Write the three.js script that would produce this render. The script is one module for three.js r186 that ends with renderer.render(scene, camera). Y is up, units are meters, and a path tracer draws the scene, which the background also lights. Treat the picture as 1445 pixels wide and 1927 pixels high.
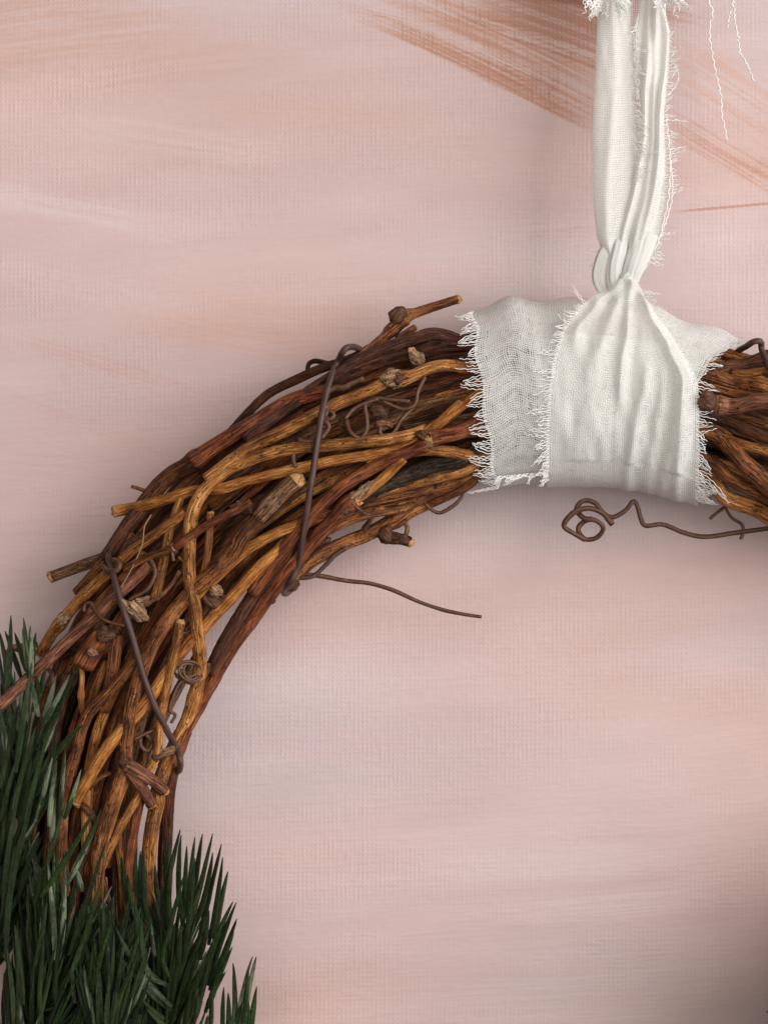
import * as THREE from 'three';
import { mergeGeometries } from 'three/addons/utils/BufferGeometryUtils.js';
import { RectAreaLightUniformsLib } from 'three/addons/lights/RectAreaLightUniformsLib.js';

// ------------------------------------------------------------------ camera, light, exposure
const U = 0.00012;                 // one layout unit in metres (about an eighth of a millimetre)
const DIST = 3700;                 // camera distance from the canvas in layout units
const scene = new THREE.Scene();
scene.background = new THREE.Color(0x000000);
const camera = new THREE.PerspectiveCamera(2 * Math.atan(963.5 / DIST) * 180 / Math.PI, 1445 / 1927, 0.01, 20);
camera.position.set(0, 0, DIST * U);
camera.lookAt(0, 0, 0);

const renderer = new THREE.WebGLRenderer({ antialias: true });
renderer.toneMapping = THREE.LinearToneMapping;
renderer.toneMappingExposure = 1.27;
renderer.shadowMap.enabled = true;
RectAreaLightUniformsLib.init();

// a tall window to the right of the camera, and the paler second window across the room
function windowLight(name, color, intensity, w, h, x, y, z) {
  const l = new THREE.RectAreaLight(color, intensity, w, h);
  l.name = name; l.position.set(x, y, z); l.lookAt(0, 0, 0); l.castShadow = true;
  scene.add(l);
  return l;
}
windowLight('window_light', new THREE.Color(1.0, 0.985, 0.965), 3.7, 2.0, 1.9, 1.5, 0.3, 1.2);
windowLight('far_window_light', new THREE.Color(1.0, 0.94, 0.88), 1.55, 2.2, 1.8, -0.35, 0.3, 2.2);

// ------------------------------------------------------------------ helpers
let seed = 20240611;
const rnd = () => { seed |= 0; seed = seed + 0x6D2B79F5 | 0; let t = Math.imul(seed ^ seed >>> 15, 1 | seed); t = t + Math.imul(t ^ t >>> 7, 61 | t) ^ t; return ((t ^ t >>> 14) >>> 0) / 4294967296; };
const rr = (a, b) => a + (b - a) * rnd();
const lerp = (a, b, t) => a + (b - a) * t;
const clamp = (x, a = 0, b = 1) => Math.min(b, Math.max(a, x));
const sstep = (a, b, x) => { const t = clamp((x - a) / (b - a)); return t * t * (3 - 2 * t); };
function hash(x, y) { let h = Math.imul(x, 374761393) + Math.imul(y, 668265263) | 0; h = Math.imul(h ^ h >>> 13, 1274126177); return ((h ^ h >>> 16) >>> 0) / 4294967296; }
function noise(x, y) {
  const ix = Math.floor(x), iy = Math.floor(y), fx = x - ix, fy = y - iy, u = fx * fx * (3 - 2 * fx), v = fy * fy * (3 - 2 * fy);
  const a = hash(ix, iy), b = hash(ix + 1, iy), c = hash(ix, iy + 1), d = hash(ix + 1, iy + 1);
  return a + (b - a) * u + (c - a) * v + (a - b - c + d) * u * v;
}
function noiseWrap(x, y, px, py) {   // periodic
  const ix = Math.floor(x), iy = Math.floor(y), fx = x - ix, fy = y - iy, u = fx * fx * (3 - 2 * fx), v = fy * fy * (3 - 2 * fy);
  const m = (k, p) => ((k % p) + p) % p;
  const a = hash(m(ix, px), m(iy, py)), b = hash(m(ix + 1, px), m(iy, py)), c = hash(m(ix, px), m(iy + 1, py)), d = hash(m(ix + 1, px), m(iy + 1, py));
  return a + (b - a) * u + (c - a) * v + (a - b - c + d) * u * v;
}
const fbm = (x, y) => 0.5 * noise(x, y) + 0.3 * noise(x * 2.1 + 7, y * 2.1 + 3) + 0.2 * noise(x * 4.3 + 1, y * 4.3 + 9);
// layout point (x right, y down, h = height above the canvas, all in units) -> metres
const P = ([x, y, h]) => { const k = 1 - h / DIST; return new THREE.Vector3((x - 722.5) * k * U, -(y - 963.5) * k * U, h * U); };
// the wreath is a ring: centre, middle radius, thickness
const CX = 1075, CY = 1662, RM = 927, RT = 163, HC = 120, HS = 0.72;   // the bundle is a little flatter than wide
const roOf = (x, y) => Math.hypot(x - CX, y - CY) - RM;
const topH = (x, y, d = 0) => { const t = roOf(x, y) / RT; return HC + RT * HS * Math.sqrt(Math.max(0.02, 1 - t * t)) - d; };
const ringPt = (deg, ro) => [CX + (RM + ro) * Math.sin(deg * Math.PI / 180), CY - (RM + ro) * Math.cos(deg * Math.PI / 180)];
function interp(tab, x) {            // piecewise linear through [[x, y], ...], x rising
  if (x <= tab[0][0]) return tab[0][1];
  for (let i = 1; i < tab.length; i++) if (x <= tab[i][0]) return lerp(tab[i - 1][1], tab[i][1], sstep(tab[i - 1][0], tab[i][0], x) * 0.4 + 0.6 * (x - tab[i - 1][0]) / (tab[i][0] - tab[i - 1][0]));
  return tab[tab.length - 1][1];
}
// named sheets of measurements: [x0, y0, scale]
const SHEET = { a: [850, 500, 2.4286], b: [1000, 0, 3.2113], c: [480, 520, 3.2841], d: [180, 780, 3.2841], e: [500, 880, 3.2841], f: [0, 1050, 3.2841], g: [60, 1280, 3.6125], n: [0, 1150, 4.942], m: [0, 1500, 4.512], k: [200, 1560, 4.817], p: [0, 0, 1] };
const on = (sheet, pts) => pts.map(([x, y, ...r]) => [SHEET[sheet][0] + x / SHEET[sheet][2], SHEET[sheet][1] + y / SHEET[sheet][2], ...r]);

function data(w, h, fn, srgb, comps = 4) {
  const a = new Uint8Array(w * h * 4);
  const o = [0, 0, 0];
  for (let y = 0; y < h; y++) for (let x = 0; x < w; x++) { fn(x, y, o); const i = (y * w + x) * 4; a[i] = clamp(o[0], 0, 255); a[i + 1] = clamp(o[1], 0, 255); a[i + 2] = clamp(o[2], 0, 255); a[i + 3] = 255; }
  const t = new THREE.DataTexture(a, w, h);
  t.magFilter = THREE.LinearFilter; t.minFilter = THREE.LinearMipmapLinearFilter; t.generateMipmaps = true;
  t.wrapS = t.wrapT = THREE.RepeatWrapping;
  if (srgb) t.colorSpace = THREE.SRGBColorSpace;
  t.needsUpdate = true;
  return t;
}
const taken = new Map();
function numbered(name) { const n = taken.get(name) ?? 0; taken.set(name, n + 1); return n ? `${name}_${String(n).padStart(3, '0')}` : name; }
function thing(name, label, category, at, group) {
  const g = new THREE.Group(); g.name = numbered(name); g.position.copy(P(at)); scene.add(g);
  g.userData = { label, category }; if (group) g.userData.group = group;
  return g;
}
const originOf = (o) => { const v = new THREE.Vector3(); for (let q = o; q && q !== scene; q = q.parent) v.add(q.position); return v; };
function part(parent, name, geometry, material, stuff) {   // geometry comes in metres in the world
  const o = originOf(parent); geometry.translate(-o.x, -o.y, -o.z);
  const m = new THREE.Mesh(geometry, material); m.name = name; m.castShadow = m.receiveShadow = true;
  if (stuff) m.userData.kind = 'stuff';
  parent.add(m);
  return m;
}
function sweep(points, radius, { radial = 8, step = 9, lump = 0.05, flat = 1, nodes = [], caps = true, rough = 0, seedv = rnd() * 100, vscale = 1 / 420, twist = 0 } = {}) {
  // a swept, slightly uneven round body through layout points; radius(t) in units
  const curve = new THREE.CatmullRomCurve3(points.map(P), false, 'centripetal');
  const len = curve.getLength() / U, n = Math.max(4, Math.round(len / step));
  const pos = [], uv = [], idx = [], off = seedv * 3.7 % 1, voff = seedv * 1.93 % 1;
  let normal = null, prevT = null;
  const c = new THREE.Vector3(), tan = new THREE.Vector3(), b = new THREE.Vector3();
  const ends = [];
  for (let i = 0; i <= n; i++) {
    const t = i / n; curve.getPointAt(t, c); curve.getTangentAt(t, tan);
    if (!normal) { normal = new THREE.Vector3(0, 0, 1); normal.addScaledVector(tan, -normal.dot(tan)).normalize(); }
    else { normal.addScaledVector(tan, -normal.dot(tan)).normalize(); }
    b.crossVectors(tan, normal);
    let r = radius(t);
    for (const [nt, amp, wid = 14] of nodes) { const q = (t - nt) * len / wid; r *= 1 + amp * Math.exp(-q * q); }
    const k = 1 - (c.z / U) / DIST;
    for (let j = 0; j <= radial; j++) {
      const a = j / radial * Math.PI * 2 + twist * t, jj = j % radial;
      const w = 1 + lump * 2 * (noise(i * step / 46 + seedv * 13, jj * 0.9 + seedv * 7) - 0.5) + rough * 2 * (hash(i * 31 + jj, (seedv * 9973) | 0) - 0.5);
      const R = r * w * k * U;
      pos.push(c.x + (Math.cos(a) * normal.x * flat + Math.sin(a) * b.x) * R, c.y + (Math.cos(a) * normal.y * flat + Math.sin(a) * b.y) * R, c.z + (Math.cos(a) * normal.z * flat + Math.sin(a) * b.z) * R);
      uv.push(j / radial + off, t * len * vscale + voff);
    }
    if (i === 0 || i === n) ends.push({ c: c.clone(), tan: tan.clone().multiplyScalar(i ? 1 : -1), r: r * k * U, normal: normal.clone() });
  }
  const W = radial + 1;
  for (let i = 0; i < n; i++) for (let j = 0; j < radial; j++) { const a = i * W + j; idx.push(a, a + 1, a + W, a + 1, a + W + 1, a + W); }
  if (caps) for (const [row, e, flip] of [[0, ends[0], 1], [n, ends[1], 0]]) {
    const base = pos.length / 3;
    pos.push(e.c.x + e.tan.x * e.r * 0.25, e.c.y + e.tan.y * e.r * 0.25, e.c.z + e.tan.z * e.r * 0.25); uv.push(off + 0.5, voff);
    for (let j = 0; j < radial; j++) { const a = row * W + j; flip ? idx.push(base, a + 1, a) : idx.push(base, a, a + 1); }
  }
  const g = new THREE.BufferGeometry();
  g.setAttribute('position', new THREE.Float32BufferAttribute(pos, 3)); g.setAttribute('uv', new THREE.Float32BufferAttribute(uv, 2)); g.setIndex(idx);
  g.computeVertexNormals();
  const N = g.attributes.normal;
  for (let i = 0; i <= n; i++) { const a = i * W, z = a + radial; const v = new THREE.Vector3(N.getX(a) + N.getX(z), N.getY(a) + N.getY(z), N.getZ(a) + N.getZ(z)).normalize(); N.setXYZ(a, v.x, v.y, v.z); N.setXYZ(z, v.x, v.y, v.z); }
  g.userData = { ends };
  return g;
}
const taper = (r0, r1 = r0) => (t) => lerp(r0, r1, t);
function ragged(end, grow = 1.0, depth = 0.35) {   // the face of a cut or snapped stem
  const n = 12, pos = [], idx = [], uv = [], u = end.normal, w = new THREE.Vector3().crossVectors(end.tan, u);
  const put = (rad, a, out) => { const q = end.c.clone().addScaledVector(u, Math.cos(a) * rad).addScaledVector(w, Math.sin(a) * rad).addScaledVector(end.tan, out); pos.push(q.x, q.y, q.z); uv.push(0.5 + Math.cos(a) * rad / end.r / 2, 0.5 + Math.sin(a) * rad / end.r / 2); };
  put(0, 0, end.r * (0.2 + depth * rnd()));
  for (const [f, o] of [[0.55, 0.3], [1.02 * grow, 0.1], [1.03 * grow, -0.25]]) for (let j = 0; j < n; j++) put(end.r * f, j / n * Math.PI * 2, end.r * (o + (o > -0.2 ? depth * (rnd() - 0.4) : 0)));
  for (let j = 0; j < n; j++) { const k = (j + 1) % n; idx.push(0, 1 + j, 1 + k); for (let q = 0; q < 2; q++) { const a = 1 + q * n; idx.push(a + j, a + n + j, a + k, a + k, a + n + j, a + n + k); } }
  const g = new THREE.BufferGeometry(); g.setAttribute('position', new THREE.Float32BufferAttribute(pos, 3)); g.setAttribute('uv', new THREE.Float32BufferAttribute(uv, 2)); g.setIndex(idx); g.computeVertexNormals();
  return g;
}
function lump([x, y, h], rx, ry, rz, ang = 0, amp = 0.25, freq = 2.4, det = 3) {   // a gnarled knob
  const ico = new THREE.SphereGeometry(1, 10 * det / 2 | 0, 7 * det / 2 | 0), p = ico.attributes.position, s = rnd() * 50, c = P([x, y, h]), v = new THREE.Vector3();
  for (let i = 0; i < p.count; i++) {
    v.fromBufferAttribute(p, i);
    const d = 1 + amp * 2 * (0.6 * noise(v.x * freq + s + 20, v.y * freq + v.z * 1.7 + 20 + s) + 0.4 * noise(v.y * freq * 2 + s + 40, v.z * freq * 2 + v.x + 40) - 0.5);
    v.multiplyScalar(d); v.set(v.x * rx, v.y * ry, v.z * rz).applyAxisAngle(new THREE.Vector3(0, 0, 1), -ang).multiplyScalar(U);
    p.setXYZ(i, v.x + c.x, v.y + c.y, v.z + c.z);
  }
  ico.computeVertexNormals();
  return ico;
}

// ------------------------------------------------------------------ the painted canvas behind
const SPAN = 2700, X0 = -630, Y0 = -390, TEX = 2048;   // one painted sheet: layout units covered by the texture
const strokes = [
  // x, y, angle (deg, down positive), half length, half width, bend, [r,g,b], opacity, streak frequency, dry
  [890, 120, 25.5, 290, 15, 0.00012, [178, 122, 96], 0.75, 0.3, 0.56],
  [960, 92, 25, 260, 44, 0.0001, [184, 130, 106], 0.75, 0.22, 0.6],
  [1010, 165, 26, 170, 30, 0.0001, [176, 120, 96], 0.7, 0.3, 0.6],
  [860, 30, 21, 220, 26, 0.0002, [188, 134, 108], 0.6, 0.3, 0.66],
  [1040, 40, 19, 230, 56, 0.0002, [172, 116, 92], 0.7, 0.22, 0.55],
  [1080, -50, 8, 260, 60, 0.0002, [150, 98, 76], 0.75, 0.2, 0.3],
  [715, 24, 12, 110, 8, 0.0004, [190, 138, 112], 0.6, 0.5, 0.7],
  [1400, 190, 33, 240, 70, 0.0, [204, 154, 132], 0.5, 0.2, 0.65],
  [1370, 296, 31, 190, 24, 0.0, [186, 130, 106], 0.6, 0.35, 0.68],
  [1480, 345, 30, 180, 26, 0.0, [188, 134, 112], 0.5, 0.35, 0.7],
  [1380, 388, -5, 140, 2.5, 0.0, [178, 120, 98], 0.6, 0.2, 0.4],
  [1040, 438, -5, 130, 12, 0.0, [186, 134, 120], 0.4, 0.5, 0.8],
  [120, 62, -7, 340, 80, 0.0002, [198, 156, 138], 0.5, 0.14, 0.5],
  [330, 125, -8, 300, 40, 0.0002, [198, 158, 142], 0.34, 0.24, 0.6],
  [30, 20, -9, 260, 50, 0.0, [194, 152, 134], 0.45, 0.25, 0.6],
  [600, 215, 6, 300, 42, 0.0, [208, 170, 156], 0.35, 0.16, 0.5],
  [90, 150, 12, 170, 10, 0.0, [228, 210, 204], 0.55, 0.5, 0.78],
  [110, 388, 11, 270, 30, 0.0, [222, 206, 203], 0.42, 0.16, 0.46],
  [330, 262, 9, 260, 34, 0.0, [221, 199, 193], 0.34, 0.16, 0.5],
  [180, 545, 12, 330, 40, 0.0, [216, 192, 190], 0.3, 0.16, 0.48],
  [1180, 1560, -4, 300, 44, 0.0, [217, 193, 188], 0.3, 0.16, 0.48],
  [610, 325, 9, 60, 4, 0.0, [230, 212, 206], 0.5, 0.4, 0.7],
  [40, 470, 8, 190, 46, 0.0, [206, 180, 184], 0.4, 0.2, 0.45],
  [210, 690, 17, 260, 22, 0.0001, [200, 154, 140], 0.42, 0.4, 0.66],
  [470, 640, 10, 300, 40, 0.0, [206, 162, 146], 0.42, 0.2, 0.5],
  [160, 800, 20, 250, 18, 0.0, [198, 150, 138], 0.4, 0.4, 0.7],
  [40, 880, 6, 200, 60, 0.0, [208, 184, 184], 0.4, 0.2, 0.45],
  [560, 600, 2, 300, 56, 0.0, [205, 162, 146], 0.4, 0.2, 0.5],
  [800, 520, -6, 320, 36, 0.0, [210, 174, 162], 0.3, 0.3, 0.6],
  [950, 300, 4, 260, 70, 0.0, [214, 188, 180], 0.3, 0.2, 0.5],
  [640, 1400, -4, 220, 34, 0.0, [207, 178, 182], 0.4, 0.2, 0.45],
  [700, 1520, -8, 240, 34, 0.0, [210, 188, 188], 0.34, 0.3, 0.55],
  [1020, 1630, -3, 300, 44, 0.0, [218, 200, 198], 0.4, 0.22, 0.48],
  [1150, 1700, -5, 260, 34, 0.0, [220, 202, 200], 0.38, 0.3, 0.55],
  [1250, 1320, -3, 300, 70, 0.0, [214, 178, 166], 0.34, 0.2, 0.5],
  [700, 1760, -3, 360, 50, 0.0, [206, 174, 170], 0.3, 0.24, 0.5],
  [980, 1850, -2, 420, 70, 0.0, [204, 168, 160], 0.35, 0.2, 0.5],
  [1200, 1180, -12, 260, 40, 0.0, [208, 170, 156], 0.3, 0.3, 0.6],
];
function weave(x, y) {               // canvas weave height 0..1: strong upright threads, finer cross threads; pitch about 8 units
  const u = (x + 1.3 * (noise(x / 60, y / 34) - 0.5)) / 8.1, v = (y + 1.6 * (noise(x / 34 + 50, y / 60) - 0.5)) / 8.6, i = Math.floor(u), j = Math.floor(v);
  const warp = Math.pow(Math.cos((u - i - 0.5) * Math.PI), 0.8) * (0.5 + 0.6 * noise(i * 7.3, v / 2.4 + hash(i, 4) * 50)) * (0.9 + 0.1 * Math.cos(v * Math.PI * 2));
  const weft = Math.cos((v - j - 0.5) * Math.PI) * (0.5 + 0.5 * noise(j * 5.7 + 90, u / 2.4 + hash(j, 8) * 50));
  return Math.max(warp, weft) * 0.85;
}
{
  const col = new Uint8Array(TEX * TEX * 4), bmp = new Uint8Array(TEX * TEX * 4), q = SPAN / TEX;
  const R = new Float32Array(TEX * TEX), G = new Float32Array(TEX * TEX), B = new Float32Array(TEX * TEX), H = new Float32Array(TEX * TEX), F = new Float32Array(TEX * TEX);
  const WV = new Float32Array(TEX * TEX);
  for (let ty = 0; ty < TEX; ty++) for (let tx = 0; tx < TEX; tx++) {
    const x = X0 + tx * q, y = Y0 + ty * q, i = ty * TEX + tx;
    const flow = y + x * 0.10 + 30 * (noise(x / 400, y / 300) - 0.5);
    const broad = noise(x / 420 + 3, flow / 120 + 8) - 0.5, mid = noise(x / 170 + 31, flow / 42 + 2) - 0.5, warm = noise(x / 520 + 60, flow / 150 + 40) - 0.5;
    const hair = noise(x / 110 + 5, flow / 3.2) - 0.5, hair2 = noise(x / 60 + 15, flow / 6.5) - 0.5;
    const l = broad * 10 + mid * 6 + hair * 1.6 + hair2 * 1.8;
    R[i] = 206 + l + warm * 6; G[i] = 181 + l * 1.05 - warm * 8; B[i] = 178 + l * 1.1 - warm * 16;
    WV[i] = weave(x, y);
    F[i] = 0.15 + 0.85 * sstep(0.28, 0.62, fbm(x / 200 + 9, flow / 90 + 4));
    H[i] = hair * 0.2 + hair2 * 0.3 + (noise(x / 14 + 70, flow / 5) - 0.5) * 0.25;
  }
  for (const [sx, sy, deg, hl, hw, bend, c, op, fq, dry] of strokes) {
    const a = deg * Math.PI / 180, ca = Math.cos(a), sa = Math.sin(a), ext = hl * Math.abs(ca) + (hw + bend * hl * hl) * Math.abs(sa) + hw, exy = hl * Math.abs(sa) + (hw + bend * hl * hl) * Math.abs(ca) + hw;
    const s0 = (sx * 7 + sy) | 0;
    for (let ty = Math.max(0, ((sy - exy - Y0) / q) | 0); ty < Math.min(TEX, (sy + exy - Y0) / q); ty++) for (let tx = Math.max(0, ((sx - ext - X0) / q) | 0); tx < Math.min(TEX, (sx + ext - X0) / q); tx++) {
      const x = X0 + tx * q - sx, y = Y0 + ty * q - sy, lx = x * ca + y * sa, ly = -x * sa + y * ca - bend * lx * lx;
      const e = Math.abs(lx) / hl, w = Math.abs(ly) / hw;
      if (e > 1 || w > 1.15) continue;
      const i = ty * TEX + tx;
      const streak = 0.65 * noise(ly * fq + s0, lx / 220 + s0 * 0.1) + 0.35 * noise(ly * fq * 2.7 + s0 * 3, lx / 90);
      const edge = sstep(1.12, op > 0.5 ? 0.9 : 0.35, w + 0.12 * (noise(lx / 40 + s0, 3) - 0.5)), tail = sstep(1, 0.35, e + 0.5 * (streak - 0.5));
      // dry brush: paint sits on the raised threads and on the bristle tracks
      const cover = clamp(sstep(dry - 0.28, dry + 0.16, streak * 0.72 + WV[i] * 0.34 + 0.06 * (hash(tx, ty) - 0.5)) * edge * tail) * op;
      R[i] = lerp(R[i], c[0], cover); G[i] = lerp(G[i], c[1], cover); B[i] = lerp(B[i], c[2], cover);
      H[i] += cover * (streak - 0.35) * 0.5;
    }
  }
  for (let i = 0; i < TEX * TEX; i++) {
    const g = (hash(i, 5) - 0.5) * 3, k = i * 4;
    col[k] = clamp(R[i] + g, 0, 255); col[k + 1] = clamp(G[i] + g, 0, 255); col[k + 2] = clamp(B[i] + g, 0, 255); col[k + 3] = 255;
    const h = clamp(0.15 + WV[i] * 0.62 * F[i] + H[i], 0, 1) * 255; bmp[k] = bmp[k + 1] = bmp[k + 2] = h; bmp[k + 3] = 255;
  }
  const mk = (d, s) => { const t = new THREE.DataTexture(d, TEX, TEX); t.magFilter = THREE.LinearFilter; t.minFilter = THREE.LinearMipmapLinearFilter; t.generateMipmaps = true; t.wrapS = t.wrapT = THREE.MirroredRepeatWrapping; if (s) t.colorSpace = THREE.SRGBColorSpace; t.needsUpdate = true; return t; };
  const mat = new THREE.MeshStandardMaterial({ name: 'painted_canvas', map: mk(col, true), bumpMap: mk(bmp, false), bumpScale: 0.00017, roughness: 0.72 });
  // a stretched canvas board 0.62 m wide: painted front, plain edges and back
  const W = 5200, Hh = 5200, g = new THREE.BoxGeometry(W * U, Hh * U, 0.016);
  const p = g.attributes.position, uv = g.attributes.uv;
  for (let i = 0; i < p.count; i++) uv.setXY(i, ((p.getX(i) / U + 722.5) - X0) / SPAN, ((-p.getY(i) / U + 963.5) - Y0) / SPAN);
  const m = new THREE.Mesh(g, mat); m.name = 'backdrop'; m.position.set(0, 0, -0.008); m.receiveShadow = m.castShadow = true;
  m.userData = { kind: 'structure', label: 'pink painted canvas board behind the wreath with brown and pale brush strokes' };
  scene.add(m);
}

// ------------------------------------------------------------------ bark materials
function barkTextures(base, dark, light, speck, crack) {
  const W = 256, H = 1024, s = (base[0] * 13 + base[1] * 7 + base[2]) | 0;
  return data(W, H, (x, y, o) => {
    const u = x / W, v = y / H;
    const fine = noiseWrap(u * 40 + s, v * 26, 40, 26), grain = noiseWrap(u * 90, v * 14 + s, 90, 14), broad = noiseWrap(u * 5 + 3, v * 7 + s, 5, 7), patch = noiseWrap(u * 9 + s, v * 18, 9, 18);
    let k = 0.5 + (fine - 0.5) * 0.5 + (grain - 0.5) * 0.6 + (broad - 0.5) * 0.45 + (noiseWrap(u * 3 + 7, v * 22 + s, 3, 22) - 0.5) * 0.3 + (noiseWrap(u * 70 + 5, v * 60 + s, 70, 60) - 0.5) * 0.35;
    k = clamp(k);
    for (let c = 0; c < 3; c++) o[c] = k < 0.5 ? lerp(dark[c], base[c], k * 2) : lerp(base[c], light[c], k * 2 - 1);
    const sp = noiseWrap(u * 34 + 9, v * 90 + s, 34, 90);
    const sp2 = noiseWrap(u * 60 + 19, v * 160 + s, 60, 160) * 0.4 + sp * 0.6 + 0.09;
    if (sp2 > 1 - speck) { const d = sstep(1 - speck, 1 - speck + 0.12, sp2) * 0.7; for (let c = 0; c < 3; c++) o[c] = lerp(o[c], dark[c] * 0.45, d); }
    const cr = sstep(0.62, 0.8, patch) * sstep(0.5, 0.8, noiseWrap(u * 60, v * 8 + 3, 60, 8)) * crack;
    for (let c = 0; c < 3; c++) o[c] = lerp(o[c], dark[c] * 0.5, cr);
  }, true);
}
const barkBump = data(256, 1024, (x, y, o) => {
  const u = x / 256, v = y / 1024;
  o[0] = o[1] = o[2] = 255 * clamp(0.45 * noiseWrap(u * 90, v * 14, 90, 14) + 0.35 * noiseWrap(u * 40, v * 26, 40, 26) + 0.2 * noiseWrap(u * 20, v * 60, 20, 60));
}, false);
const bark = (name, ...a) => new THREE.MeshPhysicalMaterial({ name, map: barkTextures(...a), bumpMap: barkBump, bumpScale: 0.0006, roughness: 0.56, specularIntensity: 0.5 });
const BARK = {
  tan: bark('tan_bark', [166, 106, 52], [94, 54, 24], [210, 152, 88], 0.24, 0.5),
  gold: bark('golden_bark', [182, 116, 54], [116, 66, 26], [224, 164, 94], 0.16, 0.2),
  brown: bark('brown_bark', [130, 76, 38], [64, 34, 16], [182, 122, 68], 0.26, 0.8),
  red: bark('red_bark', [128, 68, 38], [72, 34, 19], [170, 104, 62], 0.18, 0.6),
  dark: bark('dark_bark', [78, 42, 24], [38, 19, 11], [118, 68, 38], 0.2, 0.8),
  maroon: bark('maroon_bark', [80, 46, 34], [46, 24, 18], [112, 70, 50], 0.14, 0.4),
  char: bark('charred_bark', [44, 30, 22], [20, 13, 10], [84, 66, 48], 0.3, 0.9),
  grey: bark('weathered_bark', [128, 92, 64], [70, 44, 28], [172, 136, 100], 0.27, 0.7),
  rose: bark('peeling_bark', [140, 88, 66], [82, 46, 32], [178, 126, 98], 0.2, 0.7),
};
const cutMat = new THREE.MeshStandardMaterial({ name: 'cut_wood', map: data(64, 64, (x, y, o) => { const r = Math.hypot(x - 32, y - 32) / 32, k = 0.6 * noise(x / 4, y / 4) + 0.4 * (0.5 + 0.5 * Math.sin(r * 16)); o[0] = lerp(140, 205, k); o[1] = lerp(95, 160, k); o[2] = lerp(50, 105, k); }, true), roughness: 0.85 });
const scarMat = new THREE.MeshStandardMaterial({ name: 'pale_scar', map: data(128, 128, (x, y, o) => { const k = fbm(x / 14, y / 5) * 1.6 - 0.3; o[0] = lerp(80, 214, k); o[1] = lerp(50, 178, k); o[2] = lerp(30, 136, k); }, true), bumpMap: barkBump, bumpScale: 0.0005, roughness: 0.85 });
const budMat = new THREE.MeshStandardMaterial({ name: 'bud_scale', map: data(128, 128, (x, y, o) => { const k = fbm(x / 16, y / 6) * 1.5 - 0.3; o[0] = lerp(52, 136, k); o[1] = lerp(30, 84, k); o[2] = lerp(18, 50, k); }, true), bumpMap: barkBump, bumpScale: 0.0005, roughness: 0.7 });
const tendrilMat = new THREE.MeshPhysicalMaterial({ name: 'dry_tendril', map: data(64, 256, (x, y, o) => { const k = noiseWrap(x / 4, y / 20, 16, 13) * 0.6 + noiseWrap(x / 8, y / 6, 8, 43) * 0.4; o[0] = lerp(58, 118, k); o[1] = lerp(34, 76, k); o[2] = lerp(22, 50, k); }, true), roughness: 0.55 });
const wireMat = new THREE.MeshPhysicalMaterial({ name: 'coated_wire', map: data(64, 256, (x, y, o) => { const k = noiseWrap(x / 4, y / 30, 16, 9); o[0] = lerp(60, 92, k); o[1] = lerp(42, 64, k); o[2] = lerp(38, 58, k); }, true), roughness: 0.5, specularIntensity: 0.8 });
const strawMat = new THREE.MeshStandardMaterial({ name: 'straw', color: new THREE.Color(0.27, 0.16, 0.07), roughness: 0.7 });

// ------------------------------------------------------------------ the grapevine wreath
const wreath = thing('grapevine_wreath', 'round wreath of bundled brown grapevine stems bound with wire, hung by a white ribbon', 'wreath', [CX, CY, 0]);
const withH = (pts, d, r = 10) => pts.map(([x, y, dd]) => {
  let h = topH(x, y, (dd ?? 0) + d), ro = roOf(x, y);
  const deg = Math.atan2(x - CX, CY - y) * 180 / Math.PI, under = sstep(-14.5, -10.5, deg) * sstep(22, 18, deg);   // pressed in where the ribbon is wound round the bundle
  const f = Math.hypot(ro, (h - HC) / HS) / (138 - r);
  if (under > 0 && f > 1) { const k = lerp(1, 1 / f, under), deg2 = deg; const [nx, ny] = ringPt(deg2, ro * k); return [nx, ny, HC + (h - HC) * k]; }
  return [x, y, h];
});
// stem(sheet, material, [r0, r1], depth below the wreath's face, points, { nodes, cut: [start, end] })
function stem(sheet, mat, [r0, r1], d, pts, { nodes = [], cut = [0, 0], lump: lp = 0.09, labelText, rough = 0.025, cutGrow, free } = {}) {
  const q = on(sheet, pts), e = q[q.length - 1], e1 = q[q.length - 2];
  if (e[1] > 1590 && !cut[1]) { const l = Math.hypot(e[0] - e1[0], e[1] - e1[1]); q.push([e[0] + (e[0] - e1[0]) / l * 60 + 25, e[1] + 190, e[2]], [e[0] + 80, e[1] + 380, e[2]]); }   // runs on down the ring under the fir
  const js = rnd() * 90, q2 = new THREE.CatmullRomCurve3(q.map(([x, y, dd]) => new THREE.Vector3(x, y, dd ?? 0)), false, 'centripetal'), nn = Math.max(q.length, Math.round(q2.getLength() / 26)), kinks = q.length > 3;   // small kinks of a grown shoot
  const w2 = Array.from({ length: nn + 1 }, (_, i) => { const p = q2.getPointAt(i / nn), a = kinks && i && i < nn ? r0 * 0.1 : 0; return [p.x + a * (noise(i * 0.9 + js, 3) - 0.5), p.y + a * (noise(i * 0.9 + js, 9) - 0.5), p.z + a * (noise(i * 0.9 + js, 15) - 0.5)]; });
  const g = sweep(withH(w2, d, free ? -200 : Math.max(r0, r1)), taper(r0, r1), { radial: 12, step: 7, lump: lp * 0.75, nodes, rough, flat: rr(0.86, 1.08) });
  const { ends } = g.userData;
  const m = part(wreath, 'vine_stem', g, BARK[mat]);
  if (labelText) m.userData.label = labelText;
  cut.forEach((c, i) => { if (c) part(m, 'cut_end', ragged(ends[i], cutGrow ?? 1, c), cutMat); });
  return m;
}
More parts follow.
